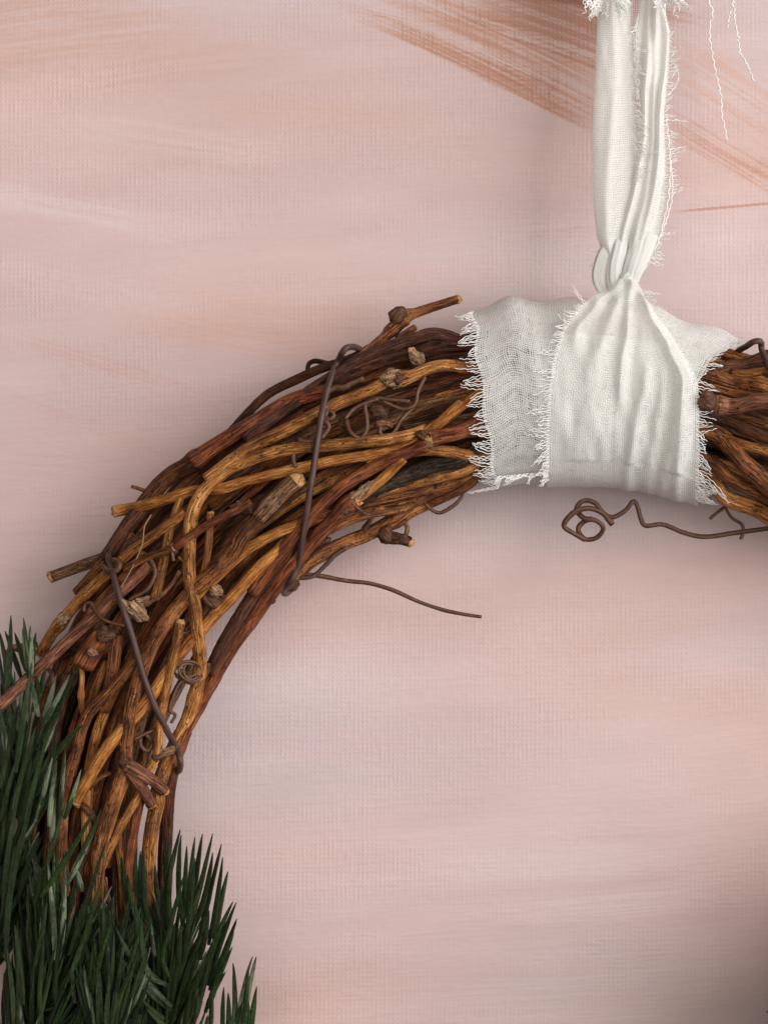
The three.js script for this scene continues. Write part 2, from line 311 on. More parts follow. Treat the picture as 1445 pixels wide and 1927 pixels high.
// upper arc, left of the ribbon
stem('c', 'maroon', [12, 12], 2, [[1420, 300], [1225, 322], [1000, 378], [750, 468], [600, 545], [450, 640], [300, 740], [100, 885], [-60, 1010]]);
stem('d', 'red', [14, 16], 0, [[1440, -150], [1240, -100], [1050, 5], [870, 115], [700, 222], [600, 295]], { nodes: [[0.98, 0.3]] });
stem('d', 'dark', [17, 15], 4, [[640, 270], [600, 300], [450, 385], [340, 505], [250, 620], [150, 770], [60, 900]], { nodes: [[0.04, 0.25]] });
stem('c', 'dark', [9, 9], 20, [[-330, 1120, 60], [-160, 975, 34], [0, 800, 8], [100, 715], [250, 640], [420, 566], [600, 505], [720, 440]]);
stem('c', 'brown', [10, 8.5], 12, [[600, 540], [690, 470], [780, 392], [850, 335], [900, 262], [960, 240], [1100, 190], [1252, 142]], { cut: [0, 1.2], free: true, nodes: [[0.45, 0.5, 14], [0.57, 0.9, 14]] });
stem('c', 'brown', [7, 6.5], 16, [[880, 390], [935, 350], [985, 318]], { cut: [0, 0.6], free: true });
stem('c', 'dark', [14, 14], 14, [[420, 690], [600, 592], [820, 512], [965, 485]], { cut: [0, 0.9], nodes: [[0.7, 0.1]] });
stem('c', 'dark', [13, 13], 34, [[900, 520], [1100, 440], [1260, 400], [1400, 380]]);
stem('c', 'tan', [11, 13], -3, [[1450, 470], [1260, 520], [1050, 578], [920, 632], [840, 640], [720, 700], [600, 752], [480, 802], [300, 892], [150, 970], [0, 1040], [-160, 1150], [-300, 1260]], { nodes: [[0.31, 0.45, 15]] });
stem('p', 'tan', [11, 16], 0, [[800, 808, 30], [771, 819, 8], [724, 828], [663, 834], [620, 838], [545, 845], [484, 860], [439, 879], [408, 900], [384, 924], [366, 957], [358, 993], [357, 1030], [356, 1069], [360, 1109], [367, 1145], [372, 1190], [376, 1232], [376, 1268], [366, 1316, 6], [350, 1363, 8], [331, 1400, 10], [315, 1433, 10], [301, 1474, 10], [295, 1515, 10], [287, 1557, 10], [281, 1600, 12], [279, 1680, 14], [282, 1780, 14]], { nodes: [[0.3, 0.1], [0.5, 0.12], [0.62, 0.1]] });
stem('d', 'gold', [11, 10], 16, [[118, 600, -40], [300, 560, -26], [500, 503, -14], [640, 462], [760, 462], [900, 422], [1100, 370], [1300, 322], [1480, 285], [1800, 225], [1960, 170], [2080, 90], [2260, -70]], { cut: [0.5, 0] });
stem('c', 'gold', [10, 10], 18, [[700, 1170], [880, 1066], [1010, 988], [1130, 912], [1290, 790], [1420, 690]]);
stem('c', 'red', [12, 13], 4, [[1060, 1040], [1000, 1062], [880, 1112], [750, 1172], [640, 1232], [540, 1295], [450, 1375], [360, 1460], [230, 1620], [100, 1790], [-20, 1960]], { nodes: [[0.0, 0.3, 20]] });
stem('c', 'red', [14, 14], 0, [[1075, 1005], [1200, 978], [1330, 950], [1460, 915]], { cut: [0.9, 0], nodes: [[0.0, 0.18, 10]] });
stem('c', 'tan', [10, 13], 8, [[960, 1085], [1060, 1072], [1200, 1082], [1340, 1125], [1450, 1180]]);
stem('e', 'gold', [10, 10], 2, [[850, -60], [790, 0], [700, 88], [600, 165], [550, 205]], { cut: [0, 0.8] });
stem('e', 'red', [14, 13], 3, [[560, 190], [490, 242], [440, 300], [330, 412], [230, 522], [150, 622], [80, 722], [0, 815], [-100, 960], [-220, 1130], [-320, 1300], [-430, 1500], [-500, 1640], [-535, 1725], [-568, 1850]], { nodes: [[0.03, 0.35, 16]], cut: [0.8, 0] });
stem('c', 'char', [14, 16], 12, [[1420, 1090], [1290, 1132], [1100, 1172], [900, 1252], [760, 1310], [640, 1380]]);
stem('e', 'tan', [9, 8], 6, [[1450, -20], [1290, 12], [1100, 58], [850, 118], [650, 170]]);
stem('e', 'brown', [9, 9], 18, [[1300, 40], [1050, 122], [800, 178], [600, 222], [400, 290], [200, 365], [0, 432]]);
stem('e', 'brown', [12, 13], 26, [[1330, 40], [1150, 100], [980, 170], [860, 230], [700, 265], [520, 310], [380, 380], [200, 470], [60, 600]]);
stem('e', 'brown', [13, 14], 20, [[1500, -20], [1310, 62], [1200, 122], [1050, 192], [900, 262], [780, 335], [700, 375], [600, 422], [450, 482], [300, 562], [200, 645], [110, 730]], { nodes: [[0.5, 0.3, 16]] });
stem('e', 'dark', [15, 9], 18, [[705, 385], [745, 425], [810, 438], [893, 465]], { cut: [0, 1.2], lump: 0.3, rough: 0.08 });
stem('e', 'grey', [4, 5], 14, [[850, 335], [872, 360], [872, 400], [855, 430]], {});
// middle of the left arc
stem('d', 'grey', [17, 15], -6, [[1242, 402], [1150, 482], [1060, 575], [1000, 645]], { cut: [1.2, 0], nodes: [[0.65, 0.12]], labelText: 'stout pale stub with a snapped end' });
stem('d', 'brown', [15, 14], 2, [[1010, 640], [900, 765], [845, 862], [720, 980], [600, 1090], [500, 1200], [410, 1320], [340, 1440], [270, 1620], [220, 1800], [190, 1960], [190, 2080]], { nodes: [[0.3, 0.1]] });
stem('d', 'red', [8, 7.5], -12, [[960, 540], [870, 592], [750, 650], [600, 742], [482, 828]], { cut: [0, 0.6] });
stem('d', 'dark', [16, 6], -2, [[960, 570], [900, 590], [850, 575]], { lump: 0.3, rough: 0.1 });
stem('d', 'brown', [8, 7], -8, [[490, 825], [440, 842], [300, 890], [180, 960]], { nodes: [[0, 0.4, 8]] });
stem('d', 'gold', [10, 11], 10, [[1270, 675], [1100, 742], [950, 822], [870, 885], [760, 990], [620, 1120]]);
stem('f', 'gold', [11, 12.5], 3, [[1900, -240, 34], [1820, -140, 16], [1740, -60, 6], [1600, 60], [1445, 232], [1300, 382], [1180, 512], [1100, 612], [1040, 702], [930, 858], [800, 1012], [680, 1155], [590, 1290], [500, 1445], [462, 1510]], { cut: [0, 0.7] });
stem('d', 'maroon', [13, 13], 14, [[1280, 690], [1240, 750], [1130, 920], [1000, 1080], [900, 1232], [800, 1400], [700, 1600]]);
stem('d', 'tan', [8, 9.5], 6, [[530, 505], [480, 655], [440, 800], [420, 905], [390, 1050], [365, 1140]], { cut: [0.5, 0] });
stem('d', 'tan', [7, 7], 16, [[712, 610], [700, 780], [690, 880], [668, 985]], { cut: [0.5, 0.4] });
stem('f', 'grey', [11, 12], 24, [[316, 118], [450, 70], [660, -5], [900, -120]], { cut: [0.6, 0], labelText: 'stem with a pale mottled cut end sticking out' });
stem('f', 'tan', [11, 10], 2, [[250, 595], [330, 462], [400, 370], [470, 285], [560, 195], [690, 75], [800, -30], [980, -160], [1150, -280]], { nodes: [[0.19, 0.3, 14]], cut: [0.4, 0] });
stem('f', 'rose', [12, 11], 6, [[-30, 940, -125], [10, 905, -122], [150, 772, -96], [300, 632, -44], [450, 482, -12], [600, 352], [700, 252], [810, 155], [930, 40]], { labelText: 'red brown stem with pale flecked bark' });
stem('f', 'brown', [11, 11], 20, [[820, -150], [700, -20], [560, 130], [480, 220]]);
stem('f', 'brown', [10, 12], 12, [[900, -30], [760, 130], [640, 260], [560, 350]]);
stem('f', 'tan', [9, 9], -6, [[1118, 395], [1082, 560], [1050, 702], [1012, 900], [990, 1010], [978, 1180], [955, 1260], [905, 1330]], { cut: [0.7, 0] });
stem('g', 'grey', [8, 8], -10, [[830, 540], [880, 502], [960, 478]], { cut: [0, 0.9] });
stem('f', 'brown', [11, 13], 10, [[930, 520], [830, 645], [700, 802], [580, 925], [525, 1010], [478, 1170], [432, 1330], [400, 1445], [390, 1560], [380, 1800]], { nodes: [[0.55, 0.15]] });
stem('f', 'tan', [10, 12], 30, [[760, 700], [672, 900], [610, 1052], [555, 1300], [540, 1500], [540, 1800]]);
stem('f', 'gold', [5, 5.5], 22, [[500, 640], [512, 760], [500, 850], [520, 980]], { nodes: [[0.6, 0.4, 8]] });
stem('f', 'red', [20, 22], 14, [[640, 480], [590, 540], [545, 610], [510, 670]], { lump: 0.2 });
stem('f', 'dark', [12, 9], 30, [[690, 560], [560, 590], [440, 570], [370, 610]], { lump: 0.2 });
stem('f', 'brown', [13, 13], 26, [[720, 480], [710, 600], [690, 760], [640, 950]]);
stem('f', 'tan', [8, 9], 34, [[660, 640], [610, 770], [560, 900], [530, 1000]]);
stem('f', 'dark', [12, 12], 34, [[420, 720], [380, 900], [340, 1100], [330, 1300]]);
// lower left, down to the fir
stem('g', 'brown', [13, 13], 2, [[690, 130], [655, 330], [640, 450], [640, 560], [610, 640], [562, 800], [505, 950], [470, 1100], [440, 1300], [430, 1550], [450, 1800]], { nodes: [[0.36, 0.35, 16]] });
stem('g', 'rose', [13, 11], -16, [[640, 570], [720, 620], [800, 668], [860, 715], [900, 752]], { cut: [0, 0.5], nodes: [[0.62, -0.14, 4]], lump: 0.15 });
stem('g', 'rose', [12, 9], -8, [[660, 610], [715, 680], [770, 760], [812, 850]], { cut: [0, 0.8], lump: 0.15 });
stem('g', 'gold', [6.5, 7], 6, [[665, 630], [640, 700], [600, 802], [550, 952], [505, 1100], [480, 1220], [470, 1450]]);
stem('g', 'tan', [8, 10], 4, [[760, 720], [720, 800], [640, 932], [560, 1085], [500, 1222], [440, 1350], [400, 1500], [380, 1700]]);
stem('g', 'red', [9, 9], 14, [[760, 700], [725, 870], [690, 1050], [665, 1220], [650, 1400], [650, 1700]]);
stem('p', 'dark', [13, 15], 10, [[350, 1375], [333, 1420], [320, 1475], [315, 1530], [311, 1600], [310, 1760]]);
stem('g', 'tan', [8, 8], 26, [[580, 950], [590, 1100], [615, 1300], [630, 1500], [640, 1800]]);
stem('g', 'red', [8, 8], 22, [[840, 900], [800, 1150], [790, 1330], [790, 1700]]);
stem('g', 'brown', [7, 7], 20, [[340, 850], [390, 890], [430, 950]]);
stem('g', 'rose', [8, 9], 26, [[420, 1090], [370, 1220], [320, 1330]]);
stem('g', 'rose', [5, 6], 14, [[400, 1090], [420, 1130], [440, 1180]]);
stem('g', 'brown', [4, 4.5], 16, [[535, 632], [460, 665], [390, 740]]);
// right of the ribbon
stem('a', 'dark', [14, 15], 4, [[1180, 440], [1330, 395], [1445, 395], [1620, 420], [1900, 500], [2200, 650]]);
stem('a', 'brown', [14, 15], 2, [[1120, 440], [1230, 468], [1330, 502], [1445, 560], [1600, 640], [1800, 760]]);
stem('a', 'brown', [8, 8], 6, [[1100, 520], [1210, 542], [1330, 572], [1445, 612], [1620, 690]]);
stem('a', 'rose', [16, 15], -14, [[1215, 622], [1300, 625], [1445, 618], [1600, 640], [1800, 720]], { cut: [0.3, 0], nodes: [[0.01, 0.25, 14]] });
stem('a', 'tan', [10, 10], 10, [[1100, 760], [1250, 802], [1445, 852], [1650, 940]]);
stem('a', 'brown', [17, 18], 0, [[1060, 730], [1195, 800], [1330, 902], [1445, 1010], [1600, 1180], [1750, 1380]]);
stem('a', 'brown', [12, 13], 14, [[1080, 890], [1230, 962], [1445, 1065], [1620, 1210]]);
stem('a', 'tan', [16, 16], 6, [[1060, 980], [1200, 1042], [1330, 1090], [1440, 1140], [1560, 1260]]);
stem('a', 'dark', [11, 11], 8, [[1150, 680], [1300, 732], [1445, 790], [1620, 880]]);
stem('a', 'tan', [8, 8], 2, [[1290, 440], [1380, 458], [1500, 480], [1700, 560]]);
// knobs, scars, buds
const knob = (name, mat, sheet, x, y, up, rx, ry, rz, ang, amp) => { const [q] = on(sheet, [[x, y]]); part(wreath, name, lump([q[0], q[1], topH(q[0], q[1]) + up], rx, ry, rz, ang, amp), mat); };
knob('bud', budMat, 'c', 880, 245, -4, 19, 15, 15, -0.9, 0.3);
knob('bud', budMat, 'c', 825, 350, -8, 13, 11, 11, -0.4, 0.3);
knob('pruning_scar', scarMat, 'c', 845, 632, 12, 20, 17, 15, -0.3, 0.35);
knob('pruning_scar', budMat, 'c', 880, 630, 18, 10, 12, 12, 0, 0.3);
knob('seed_cluster', budMat, 'c', 765, 830, -14, 17, 15, 14, 0, 0.5);
knob('seed_cluster', budMat, 'c', 548, 905, -12, 9, 10, 9, 0, 0.5);
knob('bark_flake', scarMat, 'c', 1000, 500, 2, 15, 12, 4, 0.5, 0.4);
knob('bud', budMat, 'c', 1040, 985, 2, 13, 10, 10, 0.2, 0.4);
knob('pruning_scar', scarMat, 'd', 745, 1090, 0, 13, 12, 12, 0.6, 0.35);
knob('bud', budMat, 'd', 720, 1150, -12, 22, 15, 14, 0.6, 0.3);
knob('bark_flake', scarMat, 'd', 250, 1210, 4, 24, 13, 12, 0.7, 0.45);
knob('bark_flake', scarMat, 'd', 290, 1160, 2, 15, 10, 10, -0.3, 0.5);
knob('bark_flake', scarMat, 'd', 190, 1180, 8, 15, 8, 8, 0.8, 0.3);
knob('bud', budMat, 'd', 75, 1350, -4, 16, 12, 12, 0.3, 0.45);
knob('bark_flake', scarMat, 'e', 590, 150, 4, 28, 9, 7, -0.75, 0.4);
knob('bud', budMat, 'e', 490, 250, 2, 17, 13, 12, -0.6, 0.3);
knob('bud', budMat, 'e', 740, 410, -14, 14, 16, 14, 0.4, 0.4);
knob('bud', budMat, 'e', 860, 445, -14, 11, 9, 9, 0.3, 0.5);
knob('bud', budMat, 'e', 170, 725, -10, 11, 13, 11, 0.8, 0.15);
knob('bud', budMat, 'e', 350, 470, -50, 17, 10, 10, -0.6, 0.4);
knob('bud', budMat, 'e', 40, 820, -10, 7, 7, 7, 0.8, 0.15);
knob('bud', budMat, 'd', 900, 570, 8, 18, 9, 8, -0.2, 0.5);
knob('bud', budMat, 'd', 480, 835, 10, 8, 9, 8, 0, 0.4);
knob('bud', budMat, 'a', 1165, 620, 6, 17, 20, 18, 0.2, 0.3);
knob('pruning_scar', scarMat, 'f', 395, 375, 6, 15, 12, 11, -0.8, 0.3);
knob('pruning_scar', scarMat, 'f', 570, 585, 10, 9, 8, 6, 0.2, 0.4);
knob('bud', budMat, 'f', 660, 480, 0, 18, 14, 14, -0.3, 0.4);
knob('bud', budMat, 'g', 640, 560, 8, 14, 12, 12, 0.3, 0.3);
knob('bark_flake', scarMat, 'f', 1040, 1190, 10, 14, 7, 6, -0.4, 0.3);
knob('bark_flake', budMat, 'f', 120, 565, -4, 16, 5, 5, 0.2, 0.4);

// inner stems that fill the bundle, all round the ring
{
  const names = ['brown', 'dark', 'tan', 'maroon', 'brown', 'red', 'dark', 'grey'];
  for (let i = 0; i < 195; i++) {
    const front = i < 150, th0 = front ? rr(-112, 42) : rr(42, 248), span = rr(45, 105), r = rr(5, 11);
    let a, rad; do { a = rr(0, Math.PI * 2); rad = Math.sqrt(rnd()) * 138; } while (Math.cos(a) * rad > 122 || Math.cos(a) * rad < -96);
    const ro0 = Math.cos(a) * rad, hh0 = Math.sin(a) * rad, pts = [], n = 6, dr = rr(-95, 95), dh = rr(-50, 50);
    for (let k = 0; k <= n; k++) {
      const t = k / n, [x, y] = ringPt(th0 + span * (t - 0.5), clamp(ro0 + dr * (t - 0.5) + rr(-3, 3), -102, 124));
      const lim = topH(x, y, 52 + r);
      pts.push([x, y, clamp(HC + hh0 * 0.76 + dh * (t - 0.5) + rr(-4, 4), 22, Math.max(40, lim))]);
    }
    const g = sweep(pts, taper(r, r * rr(0.8, 1.1)), { radial: 8, step: front ? 16 : 30, lump: 0.08, nodes: [[rnd(), 0.25, 14]] });
    part(wreath, 'vine_stem', g, BARK[names[Math.floor(rnd() * names.length)]]);
  }
}
// tendrils
function tendril(sheet, [r0, r1], d, pts, mat = tendrilMat, name = 'tendril', lift) {
  const q = on(sheet, pts), hs = q.map(([x, y, dd]) => [x, y, lift !== undefined ? lift + (dd ?? 0) : topH(x, y, d + (dd ?? 0))]);
  return part(wreath, name, sweep(hs, taper(r0, r1), { radial: 7, step: 4, lump: 0.2, rough: 0.05, vscale: 1 / 130 }), mat);
}
tendril('a', [4.5, 5], 0, [[1560, 1180], [1445, 1200, 0], [1300, 1220], [1150, 1240], [1060, 1222], [960, 1182], [880, 1187], [860, 1150], [845, 1095], [828, 1075], [800, 1112], [730, 1150], [690, 1128], [650, 1082], [600, 1075], [570, 1108], [600, 1152, 12], [660, 1165, 14], [692, 1200, 10], [660, 1245, 4], [605, 1250], [575, 1205, -6], [600, 1170, -8], [640, 1155, -8]], tendrilMat, 'tendril', 112);
tendril('a', [6, 5], 0, [[735, 1182, 16], [690, 1132, 16], [620, 1108, 18], [550, 1132, 16], [512, 1190, 10], [560, 1225, 6], [608, 1252, 2]], tendrilMat, 'tendril', 112);
tendril('a', [3, 3.5], 0, [[1178, 1158], [1210, 1130], [1250, 1100], [1300, 1060]], tendrilMat, 'tendril', 112);
tendril('a', [3, 3.5], 0, [[1250, 1105], [1275, 1150], [1325, 1185], [1330, 1215], [1318, 1250]], tendrilMat, 'tendril', 112);
tendril('e', [5, 3.5], 0, [[60, 690, 30], [180, 662], [320, 666], [500, 700], [640, 715], [720, 735], [800, 762], [950, 830], [1100, 880], [1220, 905], [1332, 922]], tendrilMat, 'tendril', 150);
tendril('e', [4.5, 4.5], 0, [[150, 690], [210, 684], [290, 672], [370, 602], [430, 540], [500, 495]], wireMat, 'binding_wire', 152);
tendril('e', [4, 3.5], 0, [[950, 130], [975, 200], [1010, 250], [1070, 280], [1140, 250], [1205, 190], [1225, 130]], tendrilMat, 'tendril', 128);
tendril('e', [4, 3], 10, [[1110, 60], [1070, 90], [1040, 150]], tendrilMat);
tendril('e', [4, 2.5], -12, [[530, 215], [580, 260], [640, 290], [690, 250]], tendrilMat);
tendril('e', [4, 5], 16, [[660, 310], [635, 340], [605, 380]], tendrilMat);
tendril('c', [6.5, 4], -10, [[672, 635], [600, 662], [545, 690], [490, 690], [440, 725], [432, 790], [425, 850], [460, 885], [485, 855], [455, 830], [430, 880], [455, 930], [410, 1000]]);
tendril('c', [4, 5], -4, [[955, 775], [850, 765], [740, 756], [682, 792], [688, 870], [688, 950], [650, 1000], [590, 965], [560, 880, 10]]);
tendril('c', [4, 4], -8, [[760, 758], [680, 785], [610, 820], [555, 880]]);
tendril('c', [4.5, 3.5], -2, [[1048, 622], [1005, 715], [985, 795], [920, 822], [840, 795], [790, 770]]);
tendril('c', [4, 4], 0, [[985, 800, 10], [900, 890], [860, 960], [800, 992], [768, 955], [780, 930]]);
tendril('c', [8, 6], -2, [[745, 915], [800, 905], [850, 925]], BARK.rose);
tendril('c', [4, 3.5], -4, [[265, 1005], [320, 1020], [400, 1000]]);
tendril('c', [4.5, 4], 0, [[235, 1090], [240, 1150], [255, 1180]]);
tendril('c', [4, 6], 14, [[325, 580], [335, 540], [370, 525], [450, 540]], BARK.dark);
tendril('f', [4, 3], -14, [[520, 330], [530, 290], [560, 280], [590, 330], [650, 385], [770, 420]]);
tendril('f', [6, 5.5], -16, [[640, 50], [680, 80], [730, 70], [740, 30], [700, 10]]);
tendril('f', [4, 4], -6, [[930, 0], [960, 90], [910, 195], [840, 235], [800, 260]]);
tendril('f', [3.5, 4], -8, [[830, 285], [920, 272], [1000, 230], [1070, 150], [1110, 80]], BARK.rose);
tendril('f', [3.5, 3.5], 10, [[1060, 465], [1150, 460], [1230, 425]]);
{ const pts = []; for (let k = 0; k < 46; k++) { const a = k * 0.5, r = 72 - 22 * Math.sin(k * 0.17 + 0.4) - k * 0.35; pts.push([1168 + Math.cos(a) * r + 16 * Math.sin(k * 0.23), 696 + Math.sin(a) * r * (0.72 + 0.2 * Math.sin(k * 0.31)) + 12 * Math.cos(k * 0.29), -6 * Math.sin(a * 0.5 + 1) - k * 0.12]); } tendril('f', [3, 3.4], -4, pts); }
tendril('f', [4, 3.5], 0, [[1290, 650], [1270, 730], [1220, 770], [1170, 770], [1090, 730]]);
tendril('f', [3.5, 3], -4, [[1165, 730], [1110, 780], [1075, 850], [1050, 940], [1085, 970], [1060, 1020]]);
tendril('g', [3.5, 3], 4, [[840, 330], [800, 350], [740, 380], [700, 400]]);
tendril('g', [4, 4], 8, [[740, 400], [745, 450], [790, 480], [820, 430], [780, 370]]);
tendril('g', [3.5, 3], 2, [[690, 700], [700, 740], [715, 690], [720, 750]]);
tendril('d', [1.4, 1.0], -14, [[345, 620], [305, 690], [290, 800], [225, 950], [160, 1065]], strawMat, 'straw_fibre');
tendril('d', [3.5, 5], -2, [[222, 445], [270, 460], [325, 485], [335, 520]], BARK.tan, 'tendril');
tendril('d', [3, 4], -2, [[515, 880], [535, 900], [560, 880]], BARK.gold, 'tendril');
tendril('d', [3, 4], -12, [[470, 830], [475, 870], [480, 905]]);
tendril('n', [4, 4.5], 20, [[440, 530], [490, 590], [490, 660], [450, 700]]);
tendril('f', [5, 7], 4, [[45, 600], [70, 560], [150, 545], [230, 530]], BARK.rose);
// binding wire, wound round the bundle
function wire(sheet, r, pts) { const q = on(sheet, pts).map(([x, y, dd]) => [x, y, dd !== undefined ? dd : topH(x, y, -13)]); return part(wreath, 'binding_wire', sweep(q, taper(r), { radial: 10, step: 6, lump: 0.02, vscale: 1 / 160 }), wireMat); }
wire('c', 6.3, [[760, 520, 60], [735, 490, 100], [680, 470, 150], [610, 436, 186], [555, 450, 215], [510, 530], [465, 640], [432, 760], [408, 880], [385, 1030], [365, 1160], [345, 1290], [322, 1440], [302, 1560], [285, 1680], [262, 1800], [225, 1885, 192], [180, 1930, 160], [190, 1960, 110], [260, 1900, 50]]);
wire('f', 6.3, [[900, -130, 60], [760, -120, 90], [690, -80, 150], [672, 0], [690, 60], [715, 150], [745, 260], [790, 390], [840, 560], [905, 780], [975, 950], [1040, 1080], [1090, 1170], [1115, 1250, 208], [1110, 1310, 180], [1080, 1320, 150], [1010, 1280, 90], [950, 1240, 40]]);
wire('a', 6, [[1280, 470, 60], [1300, 400, 120], [1345, 368, 186], [1385, 345, 208], [1412, 348, 204], [1412, 372, 196], [1480, 560], [1500, 800], [1510, 1100, 240], [1500, 1230, 150]]);

// ------------------------------------------------------------------ the gauze ribbon
function gauze(name, hole, soft, tile) {   // open plain weave: alpha is thread, the gaps are clear
  const N = 1024, th = 104;                // threads per tile each way
  const wob = (k, x, s) => 0.55 * (noiseWrap(x * 26 + s, k * 0.37, 26, 4096) - 0.5);
  const a = data(N, N, (x, y, o) => {
    const u = x / N * th, v = y / N * th;
    const un = u + 0.8 * (noiseWrap(x / N * 52, y / N * 40, 52, 40) - 0.5) + 0.45 * (noiseWrap(x / N * 9, y / N * 7, 9, 7) - 0.5), vn = v + 0.8 * (noiseWrap(x / N * 40 + 300, y / N * 52, 40, 52) - 0.5) + 0.45 * (noiseWrap(x / N * 7 + 40, y / N * 9, 7, 9) - 0.5);
    const iu = ((Math.floor(un) % th) + th) % th, iv = ((Math.floor(vn) % th) + th) % th;
    const wu = 0.5 - hole * (0.7 + 0.6 * hash(iu, 11)) * (0.6 + 0.8 * noiseWrap(x / N * 60, y / N * 60 + 9, 60, 60)), wv = 0.5 - hole * (0.7 + 0.6 * hash(iv, 23)) * (0.6 + 0.8 * noiseWrap(x / N * 60 + 70, y / N * 60, 60, 60));
    const du = Math.abs(un - Math.floor(un) - 0.5), dv = Math.abs(vn - Math.floor(vn) - 0.5);
    const t = Math.max(sstep(wu + soft, wu - soft, du), sstep(wv + soft, wv - soft, dv));
    o[0] = o[1] = o[2] = 255 * clamp(t, 0.02, 0.98);
  }, false);
  const b = data(N, N, (x, y, o) => {
    const u = x / N * th, v = y / N * th, iu = Math.floor(u), iv = Math.floor(v);
    const h = Math.max(Math.cos((u - iu - 0.5) * Math.PI) * (0.6 + 0.4 * Math.cos(v * Math.PI + iu * Math.PI)), Math.cos((v - iv - 0.5) * Math.PI) * (0.6 + 0.4 * Math.cos(u * Math.PI + iv * Math.PI + Math.PI)));
    o[0] = o[1] = o[2] = 255 * clamp(h * 0.8 + 0.2 * noiseWrap(x / 6, y / 6, 171, 171));
  }, false);
  return new THREE.MeshPhysicalMaterial({ name, color: new THREE.Color(0.92, 0.91, 0.88), alphaMap: a, transparent: true, bumpMap: b, bumpScale: 0.00005, roughness: 0.95, specularIntensity: 0.2, transmission: 0.34, thickness: 0, side: THREE.DoubleSide });
}
const GAUZE = gauze('open_gauze', 0.22, 0.08), DENSE = gauze('close_gauze', 0.17, 0.1);
const KNOT = new THREE.MeshPhysicalMaterial({ name: 'gathered_gauze', color: new THREE.Color(0.92, 0.91, 0.88), bumpMap: GAUZE.bumpMap, bumpScale: 0.00004, roughness: 0.95, specularIntensity: 0.2, transmission: 0.34, thickness: 0, side: THREE.DoubleSide });
const threadMat = new THREE.MeshPhysicalMaterial({ name: 'cotton_thread', color: new THREE.Color(0.92, 0.91, 0.88), roughness: 0.95, specularIntensity: 0.2 });
const TILE = 440;                         // layout units per gauze tile: thread pitch about 4.2
const ribbon = thing('gauze_ribbon', 'white frayed gauze ribbon wrapped round the vine wreath and knotted into a hanging loop', 'ribbon', [1170, 540, 150]);
function cloth(cols, rows, fn, wU) {   // texture coordinates: lengths along the cloth itself, the full weave width gathered where it narrows
  const pos = [], idx = [], W = cols + 1, V = [];
  for (let j = 0; j <= rows; j++) for (let i = 0; i <= cols; i++) { const p = P(fn(i / cols, j / rows)); V.push(p); pos.push(p.x, p.y, p.z); }
  const uv = new Float32Array(V.length * 2), cu = new Float32Array(V.length);
  for (let j = 0; j <= rows; j++) {
    for (let i = 1; i <= cols; i++) cu[j * W + i] = cu[j * W + i - 1] + V[j * W + i].distanceTo(V[j * W + i - 1]);
    const total = cu[j * W + cols] || 1;
    for (let i = 0; i <= cols; i++) { const k = j * W + i; uv[k * 2] = cu[k] / total * wU / TILE; uv[k * 2 + 1] = j ? uv[(k - W) * 2 + 1] + V[k].distanceTo(V[k - W]) / U / TILE : 0; }
  }
  for (let j = 0; j < rows; j++) for (let i = 0; i < cols; i++) { const a = j * W + i; idx.push(a, a + W, a + 1, a + 1, a + W, a + W + 1); }
  const g = new THREE.BufferGeometry(); g.setAttribute('position', new THREE.Float32BufferAttribute(pos, 3)); g.setAttribute('uv', new THREE.BufferAttribute(uv, 2)); g.setIndex(idx); g.computeVertexNormals();
  return g;
}
// frayed threads along an edge: edge(s) -> layout point, out(s) -> [dx, dy, dh] unit direction
function fringe(edge, out, count, lo, hi, { tuft = 7, curl = 2.2, r = 0.88, gather = 0.6, droop = 0, inset = 6 } = {}) {
  const list = [];
  let k = 0;
  while (k < count) {
    const n = Math.max(2, Math.round(tuft * rr(0.6, 1.4))), s0 = k / count, s1 = Math.min(1, (k + n) / count), mid = (s0 + s1) / 2, L = rr(lo, hi) * (rnd() < 0.12 ? 1.35 : rnd() < 0.2 ? 0.6 : 1), bias = rr(-0.3, 0.3), any = rnd() < 0.72;
    for (let i = 0; i < n && k < count; i++, k++) {
      const s = clamp(k / count + rr(-0.3, 0.3) / count), e = edge(s), c = edge(mid), d = out(mid), d0 = out(s), len = L * rr(0.62, 1.12) * (any ? 1 : rr(0.5, 1)), ph = rr(0, 6.28), wl = rr(9, 18), am = curl * rr(0.3, 0.85), pts = [], m = Math.max(6, Math.round(len / 3.2));
      const nx = -d[1], ny = d[0];
      for (let q = 0; q <= m; q++) {
        const t = q / m, g = gather * t * t * (any ? 1 : 0.2), w = Math.sin(ph + t * len / wl * 6.28) * am * sstep(0, 0.2, t) + Math.sin(ph * 1.7 + t * 2.2) * am * 0.9 * t, l = len * t - inset;
        pts.push([lerp(e[0], c[0], g) + lerp(d0[0], d[0], t) * l + nx * (w + bias * len * t * t), lerp(e[1], c[1], g) + lerp(d0[1], d[1], t) * l + ny * (w + bias * len * t * t) + droop * t * t * len, lerp(e[2], c[2], g) + d[2] * l + 2.5 * t + Math.cos(ph + t * len / wl * 5.1) * am * 0.7]);
      }
      list.push(sweep(pts, (t) => r * (1 - 0.25 * t), { radial: 4, step: 3, lump: 0.1, caps: false }));
    }
  }
  return mergeGeometries(list);
}
